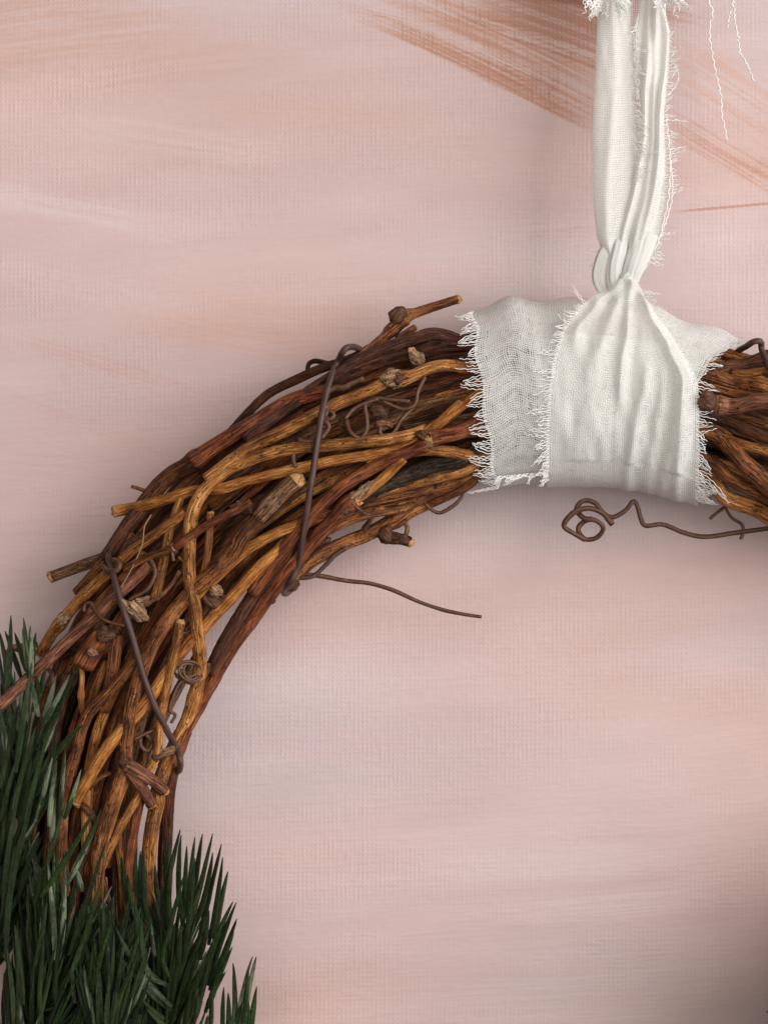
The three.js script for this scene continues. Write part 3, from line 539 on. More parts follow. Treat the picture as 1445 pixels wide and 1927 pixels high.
// 1. the band wound round the bundle
const bandR = (deg, phi) => 170 - 22 * sstep(6, 16, deg) * Math.max(0, Math.sin(phi)) + 5 * Math.sin(deg * 0.9 + 1) * Math.max(0, Math.sin(phi)) + 3 * (noise(deg / 3 + 5, phi * 3 + 7) - 0.5) + (Math.exp(-(((deg + 5.9) / 1.6) ** 2)) * 9 + Math.exp(-(((deg + 1.5) / 2.2) ** 2)) * 4) * sstep(0.6, 1.4, phi);
const bandPt = (deg, phi, off = 0) => { const R = bandR(deg, phi) + off, [x, y] = ringPt(deg, R * Math.sin(phi)); return [x, y, HC + R * HS * Math.cos(phi)]; };
const bandL = (phi) => -10.4 + 0.5 * Math.sin(phi) + 0.25 * Math.sin(phi * 9), bandRt = (phi) => interp([[-2, 19.5], [-1.25, 18.6], [-0.6, 16.8], [-0.1, 15.2], [0.25, 14.2], [0.6, 14.8], [0.95, 16.4], [1.25, 17.2], [2, 17.2]], phi);
const PH = (t) => lerp(2.0, -2.0, t);
part(ribbon, 'wrapped_band', cloth(110, 110, (a, t) => { const phi = PH(t), deg = lerp(bandL(phi), bandRt(phi), a); const p = bandPt(deg, phi); p[2] += 2.2 * Math.sin(a * 31 + phi * 2) * noise(a * 9, t * 7); return p; }, 460, 660), GAUZE);
part(ribbon, 'wrapped_band', cloth(60, 80, (a, t) => { const phi = PH(t), deg = lerp(-4, bandRt(phi) - 0.6, a); return bandPt(deg, phi, -7); }, 320, 650), DENSE);
part(ribbon, 'frayed_edge', fringe((s) => { const phi = lerp(1.35, -1.45, s); return bandPt(bandL(phi), phi, 3); }, (s) => { const phi = lerp(1.35, -1.45, s), [x, y] = bandPt(bandL(phi), phi); const q = Math.atan2(y - CY, x - CX); const v = [Math.sin(q), -Math.cos(q)]; return [v[0], v[1] , 0.04]; }, 92, 34, 46, { tuft: 6, curl: 1.9, gather: 0.6 }), threadMat, true);
part(ribbon, 'frayed_edge', fringe((s) => { const phi = lerp(1.2, 0.3, s); return bandPt(bandRt(phi), phi, 3); }, () => [0.86, -0.22, 0.1], 34, 18, 40, { tuft: 4, curl: 2, gather: 0.5 }), threadMat, true);
part(ribbon, 'frayed_edge', fringe((s) => { const phi = lerp(0.3, -1.4, s); return bandPt(bandRt(phi), phi, 3); }, () => [0.93, 0.3, 0.1], 50, 28, 54, { tuft: 6, curl: 2, gather: 0.65, droop: 0.1 }), threadMat, true);
// 2. the tail that fans down from the knot and round the bundle
const dL = [[-230, 1035], [-158, 1027], [-85, 1027], [-11, 1031], [51, 1039], [112, 1056], [153, 1083], [176, 1112], [196, 1150], [215, 1165]];
const dR = [[-230, 1310], [-159, 1313], [-60, 1315], [5, 1315], [36, 1313], [69, 1303], [117, 1266], [164, 1229], [190, 1210], [215, 1198]];
const drapeProfile = (t) => {             // t 0 knot .. 1 behind the bundle -> [ro, h]
  if (t < 0.3) { const q = t / 0.3; return [lerp(215, 104, q), lerp(206, HC + 146 * HS, q) + 14 * Math.sin(q * Math.PI)]; }
  const phi = lerp(0.62, -2.1, (t - 0.3) / 0.7), R = 180; return [R * Math.sin(phi), HC + R * HS * Math.cos(phi)];
};
const ridges = [ // [[ro, x]...] line, width, height
  [[[-150, 1180], [-60, 1196], [20, 1212], [60, 1214]], 11, 9, [-260, 40]],
  [[[-150, 1248], [-80, 1262], [-10, 1276], [40, 1282]], 9, 6, [-260, 50]],
  [[[0, 1166], [60, 1171], [120, 1180], [215, 1187]], 9, 12, [-10, 230]],
  [[[-160, 1270], [-20, 1284], [40, 1286], [100, 1258], [150, 1226], [215, 1194]], 12, 17, [-190, 230]],
  [[[60, 1120], [120, 1142], [170, 1160], [215, 1174]], 14, 9, [70, 230]],
  [[[110, 1082], [160, 1120], [215, 1168]], 11, 8, [90, 230]],
  [[[-150, 1095], [-60, 1110], [40, 1130]], 34, 5, [-230, 60]],
  [[[-150, 1218], [-60, 1234], [20, 1246]], 8, 3, [-260, 40]],
];
const drapePt = (a, t) => {
  const [ro, h] = drapeProfile(t), x = lerp(interp(dL, ro), interp(dR, ro), a), dx = (x - CX) / (RM + ro), y = CY - (RM + ro) * Math.sqrt(Math.max(0, 1 - dx * dx));
  let f = 0;
  for (const [line, w, amp, [lo, hi]] of ridges) { const c = interp(line, ro), q = (x - c) / w; f += amp * (Math.exp(-q * q) - 0.35 * Math.exp(-((q - 1.9) ** 2) / 1.2)) * sstep(lo - 40, lo + 30, ro) * sstep(hi + 40, hi - 10, ro); }
  f += 6 * (noise(x / 30, y / 60) - 0.5) + 3 * (noise(x / 14 + 40, y / 50) - 0.5) + 1.5 * Math.sin(x / 5 + y / 60) * sstep(130, 215, ro);
  const push = ro > -130 ? 1 : 0.4;
  return [x, y + (t > 0.55 ? f * 0.35 * Math.sin((t - 0.55) * 3) : 0), h + f * push];
};
part(ribbon, 'draped_tail', cloth(150, 150, drapePt, 330, 620), GAUZE);
part(ribbon, 'frayed_edge', fringe((s) => { const p = drapePt(0, lerp(0.13, 0.78, s)); p[2] += 2; return p; }, (s) => { const k = sstep(0.0, 0.35, s), m = sstep(0.6, 1, s); const v = new THREE.Vector2(lerp(-0.62, -0.97, k), lerp(-0.75, 0.1, k) + 0.4 * m).normalize(); return [v.x, v.y, 0.18]; }, 92, 20, 44, { tuft: 4, curl: 2.4, gather: 0.45 }), threadMat, true);
part(ribbon, 'frayed_edge', fringe((s) => { const p = drapePt(1, lerp(0.05, 0.34, s)); p[2] += 1; return p; }, (s) => [0.86, lerp(-0.05, -0.45, sstep(0, 0.3, s)), 0.1], 40, 24, 54, { tuft: 3, curl: 1.8, gather: 0.45 }), threadMat, true);
part(ribbon, 'frayed_edge', fringe((s) => { const p = drapePt(1, lerp(0.34, 0.78, s)); p[2] += 1; return p; }, (s) => [0.95, lerp(-0.1, 0.3, s), 0.15], 34, 14, 40, { tuft: 5, curl: 2, gather: 0.5 }), threadMat, true);
part(ribbon, 'frayed_edge', fringe((s) => [lerp(935, 1030, s), lerp(900, 892, s), HC + 70], (s) => [lerp(-0.8, -0.45, s), 0.7, 0.1], 34, 14, 30, { tuft: 3, curl: 3, gather: 0.3 }), threadMat, true);
// 3. the hanging loop: two gathered strips above the knot
const loopH = (y) => lerp(92, 198, sstep(-260, 470, y));
function strip(Lt, Rt, y0, y1, shape, cols, rows, wU, mat, name = 'hanging_strip') {
  const fn = (a, t) => { const y = lerp(y0, y1, t), x = lerp(interp(Lt, y), interp(Rt, y), a); return [x, y, loopH(y) + shape(a, y, x)]; };
  part(ribbon, name, cloth(cols, rows, fn, wU, y1 - y0), mat);
  return fn;
}
const aL = [[-260, 1128], [40, 1123], [125, 1120], [224, 1115], [311, 1114], [389, 1116], [442, 1122], [490, 1138]], aR = [[-260, 1186], [40, 1190], [125, 1193], [218, 1197], [280, 1203], [327, 1204], [405, 1192], [461, 1174], [490, 1166]];
const cL = [[-260, 1205], [9, 1202], [62, 1195], [156, 1199], [218, 1203], [258, 1203], [343, 1188], [452, 1163], [530, 1160]], cR = [[-260, 1262], [25, 1252], [62, 1260], [125, 1258], [187, 1252], [218, 1249], [311, 1253], [374, 1250], [436, 1240], [483, 1228], [530, 1200]];
const gs = (x, c, w) => Math.exp(-(((x - c) / w) ** 2));
const stripA = strip(aL, aR, -240, 490, (a, y) => 20 * Math.pow(Math.max(0, 1 - (2 * a - 0.95) ** 2 * 0.98), 0.6) - 9 * a + 4 * gs(a, 0.4 + 0.1 * Math.sin(y / 80), 0.12) + 2.5 * (noise(a * 6, y / 50) - 0.5), 40, 130, 130, DENSE);
strip(aL, aR, -240, 490, (a, y) => -20 * Math.sqrt(Math.max(0, 1 - (2 * a - 1) ** 2)) + 3 * (noise(a * 5 + 9, y / 60) - 0.5), 26, 80, 110, GAUZE);
strip([[-260, 1135], [470, 1135]], [[-260, 1222], [250, 1216], [400, 1198], [470, 1176]], -240, 470, (a, y) => -16 + 5 * Math.sin(a * 5 + y / 90), 24, 80, 90, GAUZE);
const shapeC = (a, y, x) => {
  const c1 = interp([[-100, 0.7], [20, 0.68], [100, 0.42], [180, 0.2], [300, 0.12], [420, 0.1]], y), c2 = interp([[120, 0.95], [190, 0.86], [310, 0.74], [390, 0.6], [470, 0.5]], y);
  return 8 * Math.sin(a * Math.PI) + 14 * gs(a, c1, 0.16) + 15 * gs(a, c2, 0.17) * sstep(60, 190, y) + 14 * gs(a, 0.95, 0.12) * sstep(150, 60, y) + 4 * Math.sin(a * 21 + y / 70) * gs(a, 0.45, 0.4) + 2 * (noise(a * 9, y / 35) - 0.5);
};
const stripC = strip(cL, cR, -240, 530, shapeC, 60, 150, 170, DENSE);
strip(cL, cR, -240, 510, (a, y) => -14 * Math.sin(a * Math.PI) + 4 * Math.sin(a * 9 + y / 60), 30, 90, 120, GAUZE);
strip(cL, cR.map(([y, x]) => [y, x - 6]), -240, 510, (a, y, x) => shapeC(a, y, x) - 8, 40, 90, 120, GAUZE);
const along = (f, a, y0, y1, Y0s, Y1s, up = 3) => (s) => { const p = f(a, (lerp(y0, y1, s) - Y0s) / (Y1s - Y0s)); p[2] += up; return p; };
part(ribbon, 'frayed_edge', fringe(along(stripA, 0.96, 60, 345, -240, 490, 24), (s) => [0.92, lerp(0.5, 0.15, s), 0.3], 78, 14, 40, { tuft: 3, curl: 2.6, gather: 0.35, r: 0.8 }), threadMat, true);
part(ribbon, 'frayed_edge', fringe(along(stripC, 0, 30, 250, -240, 530), (s) => [-0.4, 0.8, 0.4], 44, 10, 24, { tuft: 3, curl: 2.6, gather: 0.3 }), threadMat, true);
part(ribbon, 'frayed_edge', fringe(along(stripC, 1, 60, 500, -240, 530), (s) => { const v = new THREE.Vector2(0.85, -0.35 + 0.5 * s).normalize(); return [v.x, v.y, 0.05]; }, 120, 16, 40, { tuft: 4, curl: 2, gather: 0.5 }), threadMat, true);
for (const [o, y0, y1] of [[8, 215, 470], [14, 300, 450], [20, 120, 180]]) part(ribbon, 'loose_thread', sweep(Array.from({ length: 40 }, (_, i) => { const y = lerp(y0, y1, i / 39), x = interp(cR, y) + o * Math.sin(Math.PI * (0.15 + 0.8 * i / 39)) + 1.2 * Math.sin(i * 1.9); return [x, y, loopH(y) + 8 + Math.sin(i)]; }), taper(1.0), { radial: 5, step: 3, caps: false }), threadMat);
// 4. the knot: gathered folds crossing each other
function fold(pts, rad, flat, pleats, phase) {
  const g = sweep(pts, rad, { radial: 40, step: 3, lump: 0.04, flat, caps: true, vscale: 1 / TILE });
  const p = g.attributes.position, W = 41, n = Math.floor((p.count - 2) / W);
  const curve = new THREE.CatmullRomCurve3(pts.map(P), false, 'centripetal'), c = new THREE.Vector3(), v = new THREE.Vector3();
  for (let i = 0; i < n; i++) { curve.getPointAt(clamp(i / (n - 1)), c); for (let j = 0; j < W; j++) { const k = i * W + j; v.fromBufferAttribute(p, k).sub(c); const a = (j % 40) / 40 * Math.PI * 2, s = 1 + 0.1 * Math.abs(Math.cos(a * pleats * 0.5 + phase + i * 0.05 + 2 * noise(i * 0.09 + phase, 4))) - 0.05 + 0.22 * (noise(Math.cos(a) * 2.2 + phase * 9 + 30, Math.sin(a) * 2.2 + i * 0.05 + 30) - 0.5) + 0.05 * Math.cos(a * pleats * 2 + phase * 3 - i * 0.09); p.setXYZ(k, c.x + v.x * s, c.y + v.y * s, c.z + v.z * s); } }
  const uv = g.attributes.uv; for (let k = 0; k < uv.count; k++) uv.setX(k, uv.getX(k) * 0.28);
  g.computeVertexNormals();
  return g;
}
const knotH = 206;
part(ribbon, 'knot', fold([[1166, 436, knotH - 26], [1152, 464, knotH - 4], [1138, 492, knotH + 2], [1131, 520, knotH - 2], [1140, 546, knotH - 12], [1162, 570, knotH - 20]], (t) => 11 + 7 * Math.sin(t * Math.PI), 0.5, 9, 0.4), KNOT);
part(ribbon, 'knot', fold([[1172, 430, knotH - 22], [1165, 466, knotH + 4], [1156, 500, knotH + 9], [1154, 532, knotH + 2], [1166, 566, knotH - 16]], (t) => 11 + 5 * Math.sin(t * Math.PI), 0.55, 9, 2.2), KNOT);
part(ribbon, 'knot', fold([[1212, 440, knotH - 4], [1204, 474, knotH + 8], [1192, 504, knotH + 14], [1182, 534, knotH + 8], [1178, 560, knotH + 2]], (t) => 25 - 11 * t, 0.5, 12, 1.1), KNOT);
part(ribbon, 'knot', fold([[1214, 494, knotH - 10], [1196, 508, knotH + 10], [1176, 524, knotH + 14], [1160, 542, knotH + 2]], (t) => 7 + 5 * Math.sin(t * Math.PI), 0.6, 8, 0), KNOT);
part(ribbon, 'frayed_edge', fringe((s) => [lerp(1118, 1150, s), lerp(530, 552, s), knotH - 10], () => [-0.7, 0.1, 0.1], 16, 12, 30, { tuft: 3, curl: 3 }), threadMat, true);
part(ribbon, 'frayed_edge', fringe((s) => [lerp(1136, 1128, s), lerp(474, 500, s), knotH - 10], () => [-1, 0.1, 0], 7, 16, 28, { tuft: 3, curl: 1.5, r: 0.7 }), threadMat, true);
// 5. ends of the bow above, frayed, and three loose threads
const bowFn = (x0, x1, y0, y1, h) => (a, t) => [lerp(x0, x1, a) + 6 * Math.sin(t * 5), lerp(y0, y1, t) + 5 * Math.sin(a * 6), h + 12 * Math.sin(a * 7 + t * 2)];
const bowL = bowFn(1114, 1186, -230, -3, 180), bowR = bowFn(1236, 1280, -230, -5, 175);
part(ribbon, 'bow_end', cloth(40, 50, bowL, 120, 240), GAUZE); part(ribbon, 'bow_end', cloth(30, 50, bowR, 90, 240), GAUZE);
part(ribbon, 'bow_end', cloth(40, 40, (a, t) => [lerp(1120, 1275, a), lerp(-240, -22, t), 150 + 16 * Math.sin(a * 12)], 200, 240), GAUZE);
part(ribbon, 'frayed_edge', fringe((s) => { const p = bowL(s, 1); p[2] += 4; return p; }, (s) => { const v = new THREE.Vector2(lerp(-0.5, 0.35, s), 0.9).normalize(); return [v.x, v.y, 0.15]; }, 74, 18, 58, { tuft: 3, curl: 6.5, gather: 0.5, r: 1.05 }), threadMat, true);
part(ribbon, 'frayed_edge', fringe((s) => { const p = bowR(s, 1); p[2] += 4; return p; }, (s) => { const v = new THREE.Vector2(lerp(-0.1, 0.75, s), 0.8).normalize(); return [v.x, v.y, 0.15]; }, 36, 20, 54, { tuft: 3, curl: 5.5, gather: 0.5, r: 1.05 }), threadMat, true);
for (const [pts, hh] of [[[[1020, -160], [1065, 0], [1092, 70], [1078, 150], [1075, 220], [1098, 370], [1120, 480], [1145, 600], [1145, 680], [1162, 760], [1180, 850]], 60], [[[1190, -160], [1218, 0], [1226, 120], [1245, 220], [1262, 330], [1278, 350], [1305, 400], [1325, 450], [1340, 492]], 70], [[[1215, -160], [1212, 0], [1205, 60], [1190, 110], [1182, 172]], 66]]) {
  const c = new THREE.CatmullRomCurve3(on('b', pts).map(([x, y]) => new THREE.Vector3(x, y, 0))), n = 90;
  part(ribbon, 'loose_thread', sweep(Array.from({ length: n + 1 }, (_, i) => { const p = c.getPointAt(i / n); return [p.x + 1.3 * Math.sin(i * 1.35) + rr(-0.5, 0.5), p.y, hh + 3 * Math.sin(i * 0.9)]; }), taper(1.35, 1.2), { radial: 5, step: 2.5, caps: false }), threadMat);
}

// ------------------------------------------------------------------ fir sprigs
const needleTex = (a, b, s, pale) => data(64, 256, (x, y, o) => {
  const k = 0.6 * noiseWrap(x / 64 * 12 + s, y / 256 * 20, 12, 20) + 0.4 * noiseWrap(x / 64 * 20, y / 256 * 60 + s, 20, 60);
  const st = pale * sstep(0.42, 0.72, noiseWrap(x / 64 * 6 + s, y / 256 * 3, 6, 3) * 0.75 + 0.35 * noiseWrap(x / 64 * 24, y / 256 * 16, 24, 16));   // chalky bloom in lengthwise bands
  for (let c = 0; c < 3; c++) o[c] = lerp(lerp(a[c], b[c], k), [160, 166, 140][c], st);
}, true);
const needle = (name, a, b, s, rough, sp, pale = 0) => new THREE.MeshPhysicalMaterial({ name, map: needleTex(a, b, s, pale), bumpMap: barkBump, bumpScale: 0.00035, roughness: rough, specularIntensity: sp });
const NEEDLE = [needle('fir_green', [34, 50, 26], [62, 80, 42], 1, 0.28, 1, 0.16), needle('fir_dark_green', [28, 40, 22], [50, 66, 36], 2, 0.32, 1), needle('fir_deep_green', [32, 48, 22], [58, 78, 34], 3, 0.27, 1, 0.1)];
const paleNeedle = needle('fir_pale_underside', [44, 60, 36], [72, 90, 56], 4, 0.5, 0.8, 0.8);
const twigMat = new THREE.MeshStandardMaterial({ name: 'sprig_stem', color: new THREE.Color(0.11, 0.085, 0.045), roughness: 0.7 });
function addNeedle(sprig, base, ctrl, tip, w, pale) {
  const c = [[...base], [lerp(base[0], ctrl[0], 0.7), lerp(base[1], ctrl[1], 0.7), lerp(base[2], ctrl[2], 0.7)], [lerp(tip[0], ctrl[0], 0.35), lerp(tip[1], ctrl[1], 0.35), lerp(tip[2], ctrl[2], 0.35)], tip];
  const g = sweep(c, (t) => w * (0.62 + 0.38 * sstep(0, 0.25, t)) * Math.pow(Math.max(0.02, 1 - Math.pow(t, 2.9)), 0.72) * 0.5 + 0.5, { radial: 8, step: 10, lump: 0.1, flat: rr(0.4, 0.7), rough: 0.03, twist: rr(-1.3, 1.3), vscale: 1 / 160 });
  part(sprig, 'needle', g, pale ? paleNeedle : NEEDLE[Math.floor(rnd() * NEEDLE.length)]);
}
function sprigStem(sprig, pts, r) { part(sprig, 'stem', sweep(pts, taper(r, r * 0.6), { radial: 8, step: 12 }), twigMat); }
function traced(sprig, sheet, list, hBase, hTip, w) {
  for (const [bx, by, cx, cy, tx, ty, pale, dh = 0] of list) {
    const [b, c, t] = on(sheet, [[bx, by], [cx, cy], [tx, ty]]);
    addNeedle(sprig, [...b, hBase + dh + rr(-14, 8)], [...c, lerp(hBase, hTip, 0.55) + dh + rr(-8, 8)], [...t, hTip + dh + rr(-14, 14)], w * rr(0.88, 1.12), pale);
  }
}
// random needles round a sprig's stem: from point to point along it, leaning towards its tip
function brush(sprig, pts, count, len, w, lean, hMin, hMax, keep = () => true) {
  const c = new THREE.CatmullRomCurve3(pts.map((p) => new THREE.Vector3(...p)));
  for (let i = 0; i < count; i++) {
    const t = rnd(), p = c.getPointAt(t), d = c.getTangentAt(t), a = rr(0, Math.PI * 2), L = len * rr(0.7, 1.15);
    const side = new THREE.Vector3(-d.y, d.x, 0).normalize(), up = new THREE.Vector3(0, 0, 1), out = side.multiplyScalar(Math.cos(a)).addScaledVector(up, Math.sin(a) * 0.9);
    const tip = p.clone().addScaledVector(d, L * lean).addScaledVector(out, L * Math.sqrt(1 - lean * lean)), mid = p.clone().addScaledVector(d, L * lean * 0.35).addScaledVector(out, L * Math.sqrt(1 - lean * lean) * 0.65);
    tip.z = clamp(tip.z, hMin, hMax); mid.z = clamp(mid.z, hMin, hMax);
    if (!keep(tip.x, tip.y)) continue;
    addNeedle(sprig, p.toArray(), mid.toArray(), tip.toArray(), w * rr(0.85, 1.1), rnd() < 0.1);
  }
}
const firGroup = 'fir sprigs tucked into the wreath';
const A = thing('fir_sprig', 'dark green fir sprig with upright needles crossing the red brown stem end', 'fir sprig', [40, 1700, 300], firGroup);
sprigStem(A, [[10, 1800, 215], [25, 1600, 240], [45, 1450, 240], [60, 1340, 225]], 7);
traced(A, 'n', [
  [60, 820, 100, 400, 105, 40, 0, -40], [120, 720, 40, 380, -5, 180, 0, -50], [200, 620, 120, 380, 50, 185, 0, -60], [250, 560, 180, 330, 140, 200, 0, -60], [270, 620, 250, 320, 222, 65, 0, -20], [290, 620, 288, 350, 285, 135, 1, 12], [265, 560, 240, 360, 215, 160, 1, 6],
  [300, 560, 310, 380, 338, 200, 0, -40], [150, 1500, 235, 900, 300, 480, 0, 46], [365, 980, 325, 800, 298, 640, 1, 4], [390, 1040, 460, 850, 530, 590, 1, 0], [400, 1060, 550, 800, 655, 588, 1, 14], [420, 1120, 600, 780, 728, 535, 0, 18],
  [80, 1340, 130, 1050, 180, 865, 0, 24], [60, 1320, 30, 1050, -6, 860, 1, 10], [110, 1950, 210, 1480, 335, 1080, 0, 40], [240, 1950, 370, 1400, 475, 1060, 0, 30], [330, 1950, 430, 1600, 490, 1360, 1, 10], [480, 1750, 495, 1350, 525, 1055, 0, 26], [530, 1340, 620, 1200, 775, 1055, 0, 36],
  [460, 2000, 490, 1650, 532, 1390, 1, 32], [545, 1950, 590, 1550, 607, 1285, 1, 12], [605, 1930, 680, 1720, 757, 1475, 1, 24], [0, 1640, 50, 1420, 95, 1240, 0, 34], [20, 1950, 80, 1650, 150, 1400, 0, 20], [180, 1960, 260, 1620, 300, 1380, 0, 8], [400, 1300, 440, 1050, 480, 900, 0, -10], [380, 760, 400, 640, 430, 520, 0, -40], [360, 850, 350, 700, 340, 600, 0, -40], [90, 1050, 90, 950, 85, 860, 1, -10],
], 270, 306, 10.4);
brush(A, [[-40, 1850, 190], [5, 1620, 220], [40, 1440, 215], [55, 1350, 200]], 340, 150, 8.6, 0.88, 90, 292, (x, y) => x < 165 && y > 1225 + Math.max(0, x) * 0.75 && (y > 1330 || x < 70));
const D = thing('fir_sprig', 'dark green fir sprig with long pale backed needles below the golden stem end', 'fir sprig', [110, 1927, 300], firGroup);
sprigStem(D, [[60, 2100, 210], [90, 1930, 225], [105, 1830, 225], [110, 1740, 210]], 7);
traced(D, 'm', [
  [60, 1300, 90, 700, 290, -10, 0, 30], [30, 1000, 60, 500, 150, 0, 0, 20], [60, 1400, 60, 900, 130, 420, 0, 10], [300, 900, 420, 500, 560, 50, 0, 24], [350, 850, 600, 480, 810, 105, 0, 46], [560, 760, 720, 450, 862, 108, 1, 30], [470, 1380, 455, 950, 408, 545, 1, 30], [505, 1380, 555, 950, 545, 420, 1, 26], [440, 420, 450, 200, 470, -10, 1, 8],
  [590, 1340, 750, 850, 902, 375, 0, 40], [580, 1560, 740, 1150, 868, 690, 0, 36], [730, 1300, 775, 1050, 735, 880, 1, 8], [700, 800, 680, 720, 655, 610, 1, -10], [760, 1760, 880, 1250, 978, 985, 0, 44], [360, 1950, 330, 1600, 382, 1280, 0, 30], [200, 1760, 170, 1380, 130, 1090, 0, 40], [590, 1580, 690, 1400, 735, 1230, 0, 14], [640, 1950, 770, 1600, 790, 1270, 0, 24],
  [860, 1750, 900, 1500, 937, 1345, 0, 14], [900, 1850, 960, 1650, 985, 1520, 0, 22], [640, 1745, 625, 1600, 620, 1480, 1, 8], [1000, 1950, 1000, 1700, 1135, 1455, 0, 34], [380, 1100, 370, 800, 400, 560, 0, 10], [150, 900, 220, 600, 340, 300, 0, 8], [280, 1500, 360, 1200, 400, 900, 0, 20], [480, 1800, 470, 1500, 500, 1250, 0, 18], [820, 1950, 870, 1800, 880, 1700, 0, 12], [120, 1950, 110, 1600, 60, 1250, 0, 30],
], 272, 310, 10.4);
brush(D, [[20, 2120, 220], [70, 1950, 250], [105, 1800, 245], [115, 1700, 225]], 360, 165, 8.6, 0.86, 100, 318, (x, y) => x < 225 && y > 1520 + Math.max(0, x) * 0.5);
const B = thing('fir_sprig', 'dark green fir sprig fanning upward beside the inner edge of the wreath', 'fir sprig', [330, 1927, 260], firGroup);
sprigStem(B, [[330, 2040, 190], [326, 1900, 205], [334, 1800, 205], [338, 1750, 195]], 8);
traced(B, 'k', [
  [520, 880, 525, 600, 672, 5, 0, 0], [690, 860, 645, 400, 680, 55, 0, -24], [700, 880, 715, 500, 733, 155, 0, -40], [740, 860, 765, 400, 806, 70, 0, -18], [790, 700, 830, 300, 874, 45, 0, -34], [750, 920, 860, 500, 967, 40, 0, -12], [760, 960, 910, 600, 967, 215, 0, 8], [830, 1050, 960, 500, 1046, 135, 0, -8], [930, 1050, 1020, 600, 1056, 255, 0, 0], [980, 1000, 1040, 650, 1104, 385, 0, -10],
  [600, 920, 555, 600, 612, 220, 0, 10], [570, 1100, 580, 850, 705, 425, 0, 24], [690, 1270, 770, 700, 806, 265, 0, 16], [690, 1020, 770, 800, 886, 445, 0, 4], [430, 960, 345, 700, 338, 170, 0, 10], [430, 960, 300, 600, 312, 200, 0, 2], [440, 960, 250, 600, 280, 170, 0, 0], [330, 920, 200, 600, 200, 415, 0, 12], [300, 900, 160, 600, 166, 405, 0, 4], [560, 1420, 315, 1280, 325, 765, 0, 34], [560, 1450, 260, 1150, 272, 610, 0, 20],
  [590, 1610, 270, 1280, 88, 890, 0, 40], [590, 1650, 320, 1420, 95, 1120, 0, 28], [600, 1400, 480, 1100, 600, 870, 0, 28], [650, 1320, 658, 1100, 682, 915, 0, 38], [850, 1180, 905, 950, 935, 735, 0, 26], [890, 1420, 980, 1000, 1150, 660, 0, 14], [930, 1420, 1060, 950, 1180, 665, 0, 8], [940, 1460, 1080, 1100, 1184, 815, 0, 14], [950, 1510, 1060, 1200, 1158, 935, 0, 10], [930, 1620, 1010, 1350, 1144, 1070, 0, 18], [900, 1660, 980, 1450, 1084, 1295, 0, 12],
  [690, 1520, 820, 1400, 906, 1155, 0, 34], [790, 1750, 870, 1450, 935, 1180, 0, 28], [720, 1820, 740, 1600, 772, 1465, 0, 30], [800, 1760, 825, 1600, 842, 1505, 0, 26], [900, 1900, 910, 1800, 920, 1690, 0, 26], [500, 1500, 380, 1350, 300, 1200, 0, 4], [560, 1750, 400, 1640, 340, 1560, 0, 24], [600, 1850, 450, 1720, 370, 1630, 0, 36], [320, 1700, 230, 1560, 170, 1430, 0, 14], [330, 1680, 270, 1500, 240, 1380, 0, 10], [180, 1850, 175, 1700, 175, 1540, 0, 20], [290, 1800, 310, 1700, 330, 1620, 0, 30], [560, 700, 560, 640, 575, 560, 0, -6], [940, 1850, 960, 1600, 965, 1520, 0, 10],
  [550, 560, 540, 330, 575, 120, 0, -50], [470, 640, 450, 480, 445, 330, 0, -40], [180, 560, 160, 400, 140, 250, 0, -30],
], 240, 286, 10.4);
brush(B, [[300, 2120, 190], [308, 1940, 210], [325, 1810, 205], [335, 1740, 190]], 390, 145, 8.6, 0.86, 60, 284, (x, y) => x > 190 && x < 425 && y > 1665 + Math.max(0, x - 310) * 0.9 + Math.max(0, 270 - x) * 0.3);
const F = thing('fir_sprig', 'dark green fir sprig lying over the lower vine stems between two fuller sprigs', 'fir sprig', [205, 1990, 240], firGroup);
sprigStem(F, [[190, 2140, 250], [200, 2000, 280], [206, 1880, 280], [212, 1800, 265]], 7);
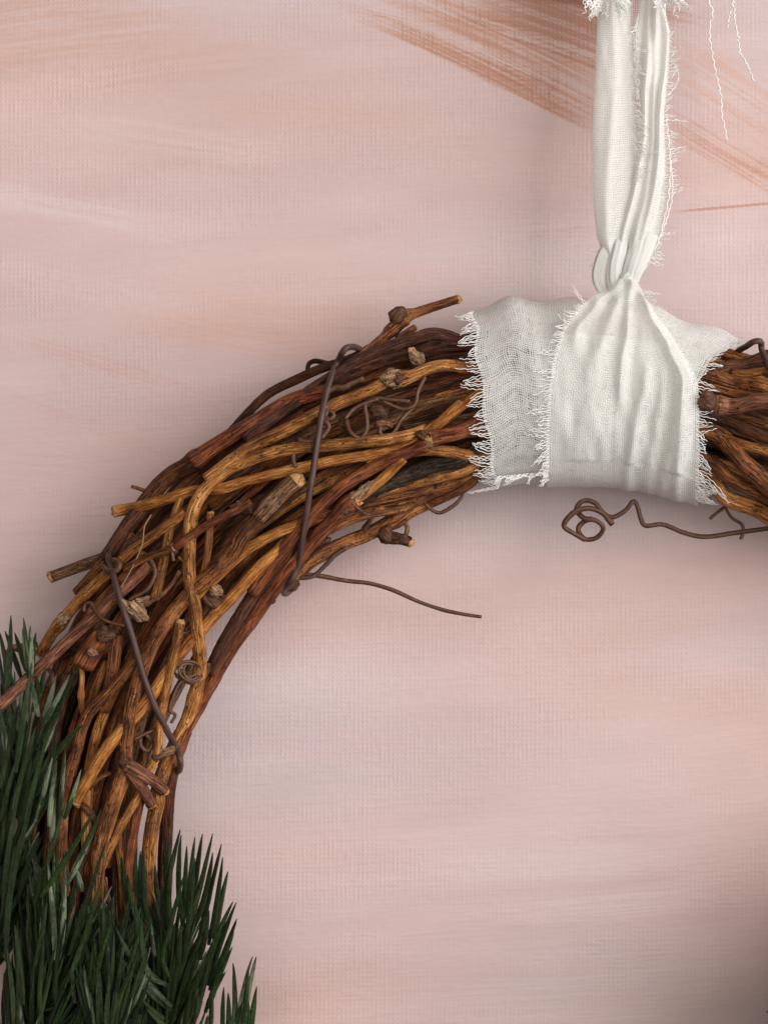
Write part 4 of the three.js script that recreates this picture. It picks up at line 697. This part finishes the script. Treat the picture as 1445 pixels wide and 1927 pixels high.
brush(F, [[190, 2140, 250], [200, 2000, 280], [206, 1880, 285], [212, 1790, 270]], 340, 145, 8.8, 0.88, 236, 330, (x, y) => x > 120 && x < 290 && y > 1655 + Math.abs(x - 205) * 0.8);
const C = thing('fir_sprig', 'short fir sprig tip poking up against bare pink canvas', 'fir sprig', [450, 1960, 180], firGroup);
sprigStem(C, [[440, 2080, 150], [446, 2010, 170], [452, 1950, 180]], 8);
traced(C, 'k', [[1060, 2000, 1055, 1600, 1066, 1435], [1110, 2000, 1115, 1650, 1106, 1485], [1150, 2000, 1175, 1500, 1150, 1215], [1170, 2000, 1240, 1400, 1330, 1155, 1], [1200, 2000, 1300, 1400, 1360, 1160, 1], [1230, 2000, 1265, 1600, 1290, 1265], [1300, 2000, 1325, 1650, 1366, 1425], [1130, 2000, 1190, 1700, 1250, 1500], [1250, 2000, 1290, 1750, 1290, 1560]], 150, 172, 10.8);
// the fir on the other side of the ring, just outside the picture: it throws the shadow in the lower right corner
const E = thing('fir_sprig', 'bushy fir sprig reaching inward from the far side of the wreath', 'fir sprig', [1840, 1960, 200], firGroup);
const G = thing('fir_sprig', 'bushy fir sprig reaching inward below its twin on the far side of the wreath', 'fir sprig', [1840, 2150, 200], firGroup);
for (const [sprig, list] of [[E, [[[1900, 2020, 240], [1720, 1980, 280], [1520, 1950, 240]], [[1940, 1880, 260], [1780, 1835, 290], [1560, 1830, 250]], [[1940, 1740, 220], [1800, 1720, 230], [1640, 1720, 190]], [[1900, 1960, 90], [1720, 1920, 80], [1530, 1890, 60]]]], [G, [[[1900, 2220, 240], [1740, 2160, 270], [1500, 2110, 240]], [[1900, 2100, 100], [1700, 2050, 90], [1510, 2010, 70]], [[1880, 2320, 200], [1700, 2260, 240], [1480, 2200, 220]], [[1900, 2080, 330], [1740, 2050, 380], [1560, 2030, 360]]]]])
  for (const pts of list) { sprigStem(sprig, pts, 11); brush(sprig, pts, 84, 175, 17, 0.68, 14, 520, (x, y) => x > 1449 + Math.max(0, 1860 - y) * 0.32); }
addNeedle(E, [1570, 1960, 110], [1500, 1935, 100], [1441, 1903, 84], 13);

renderer.render(scene, camera);
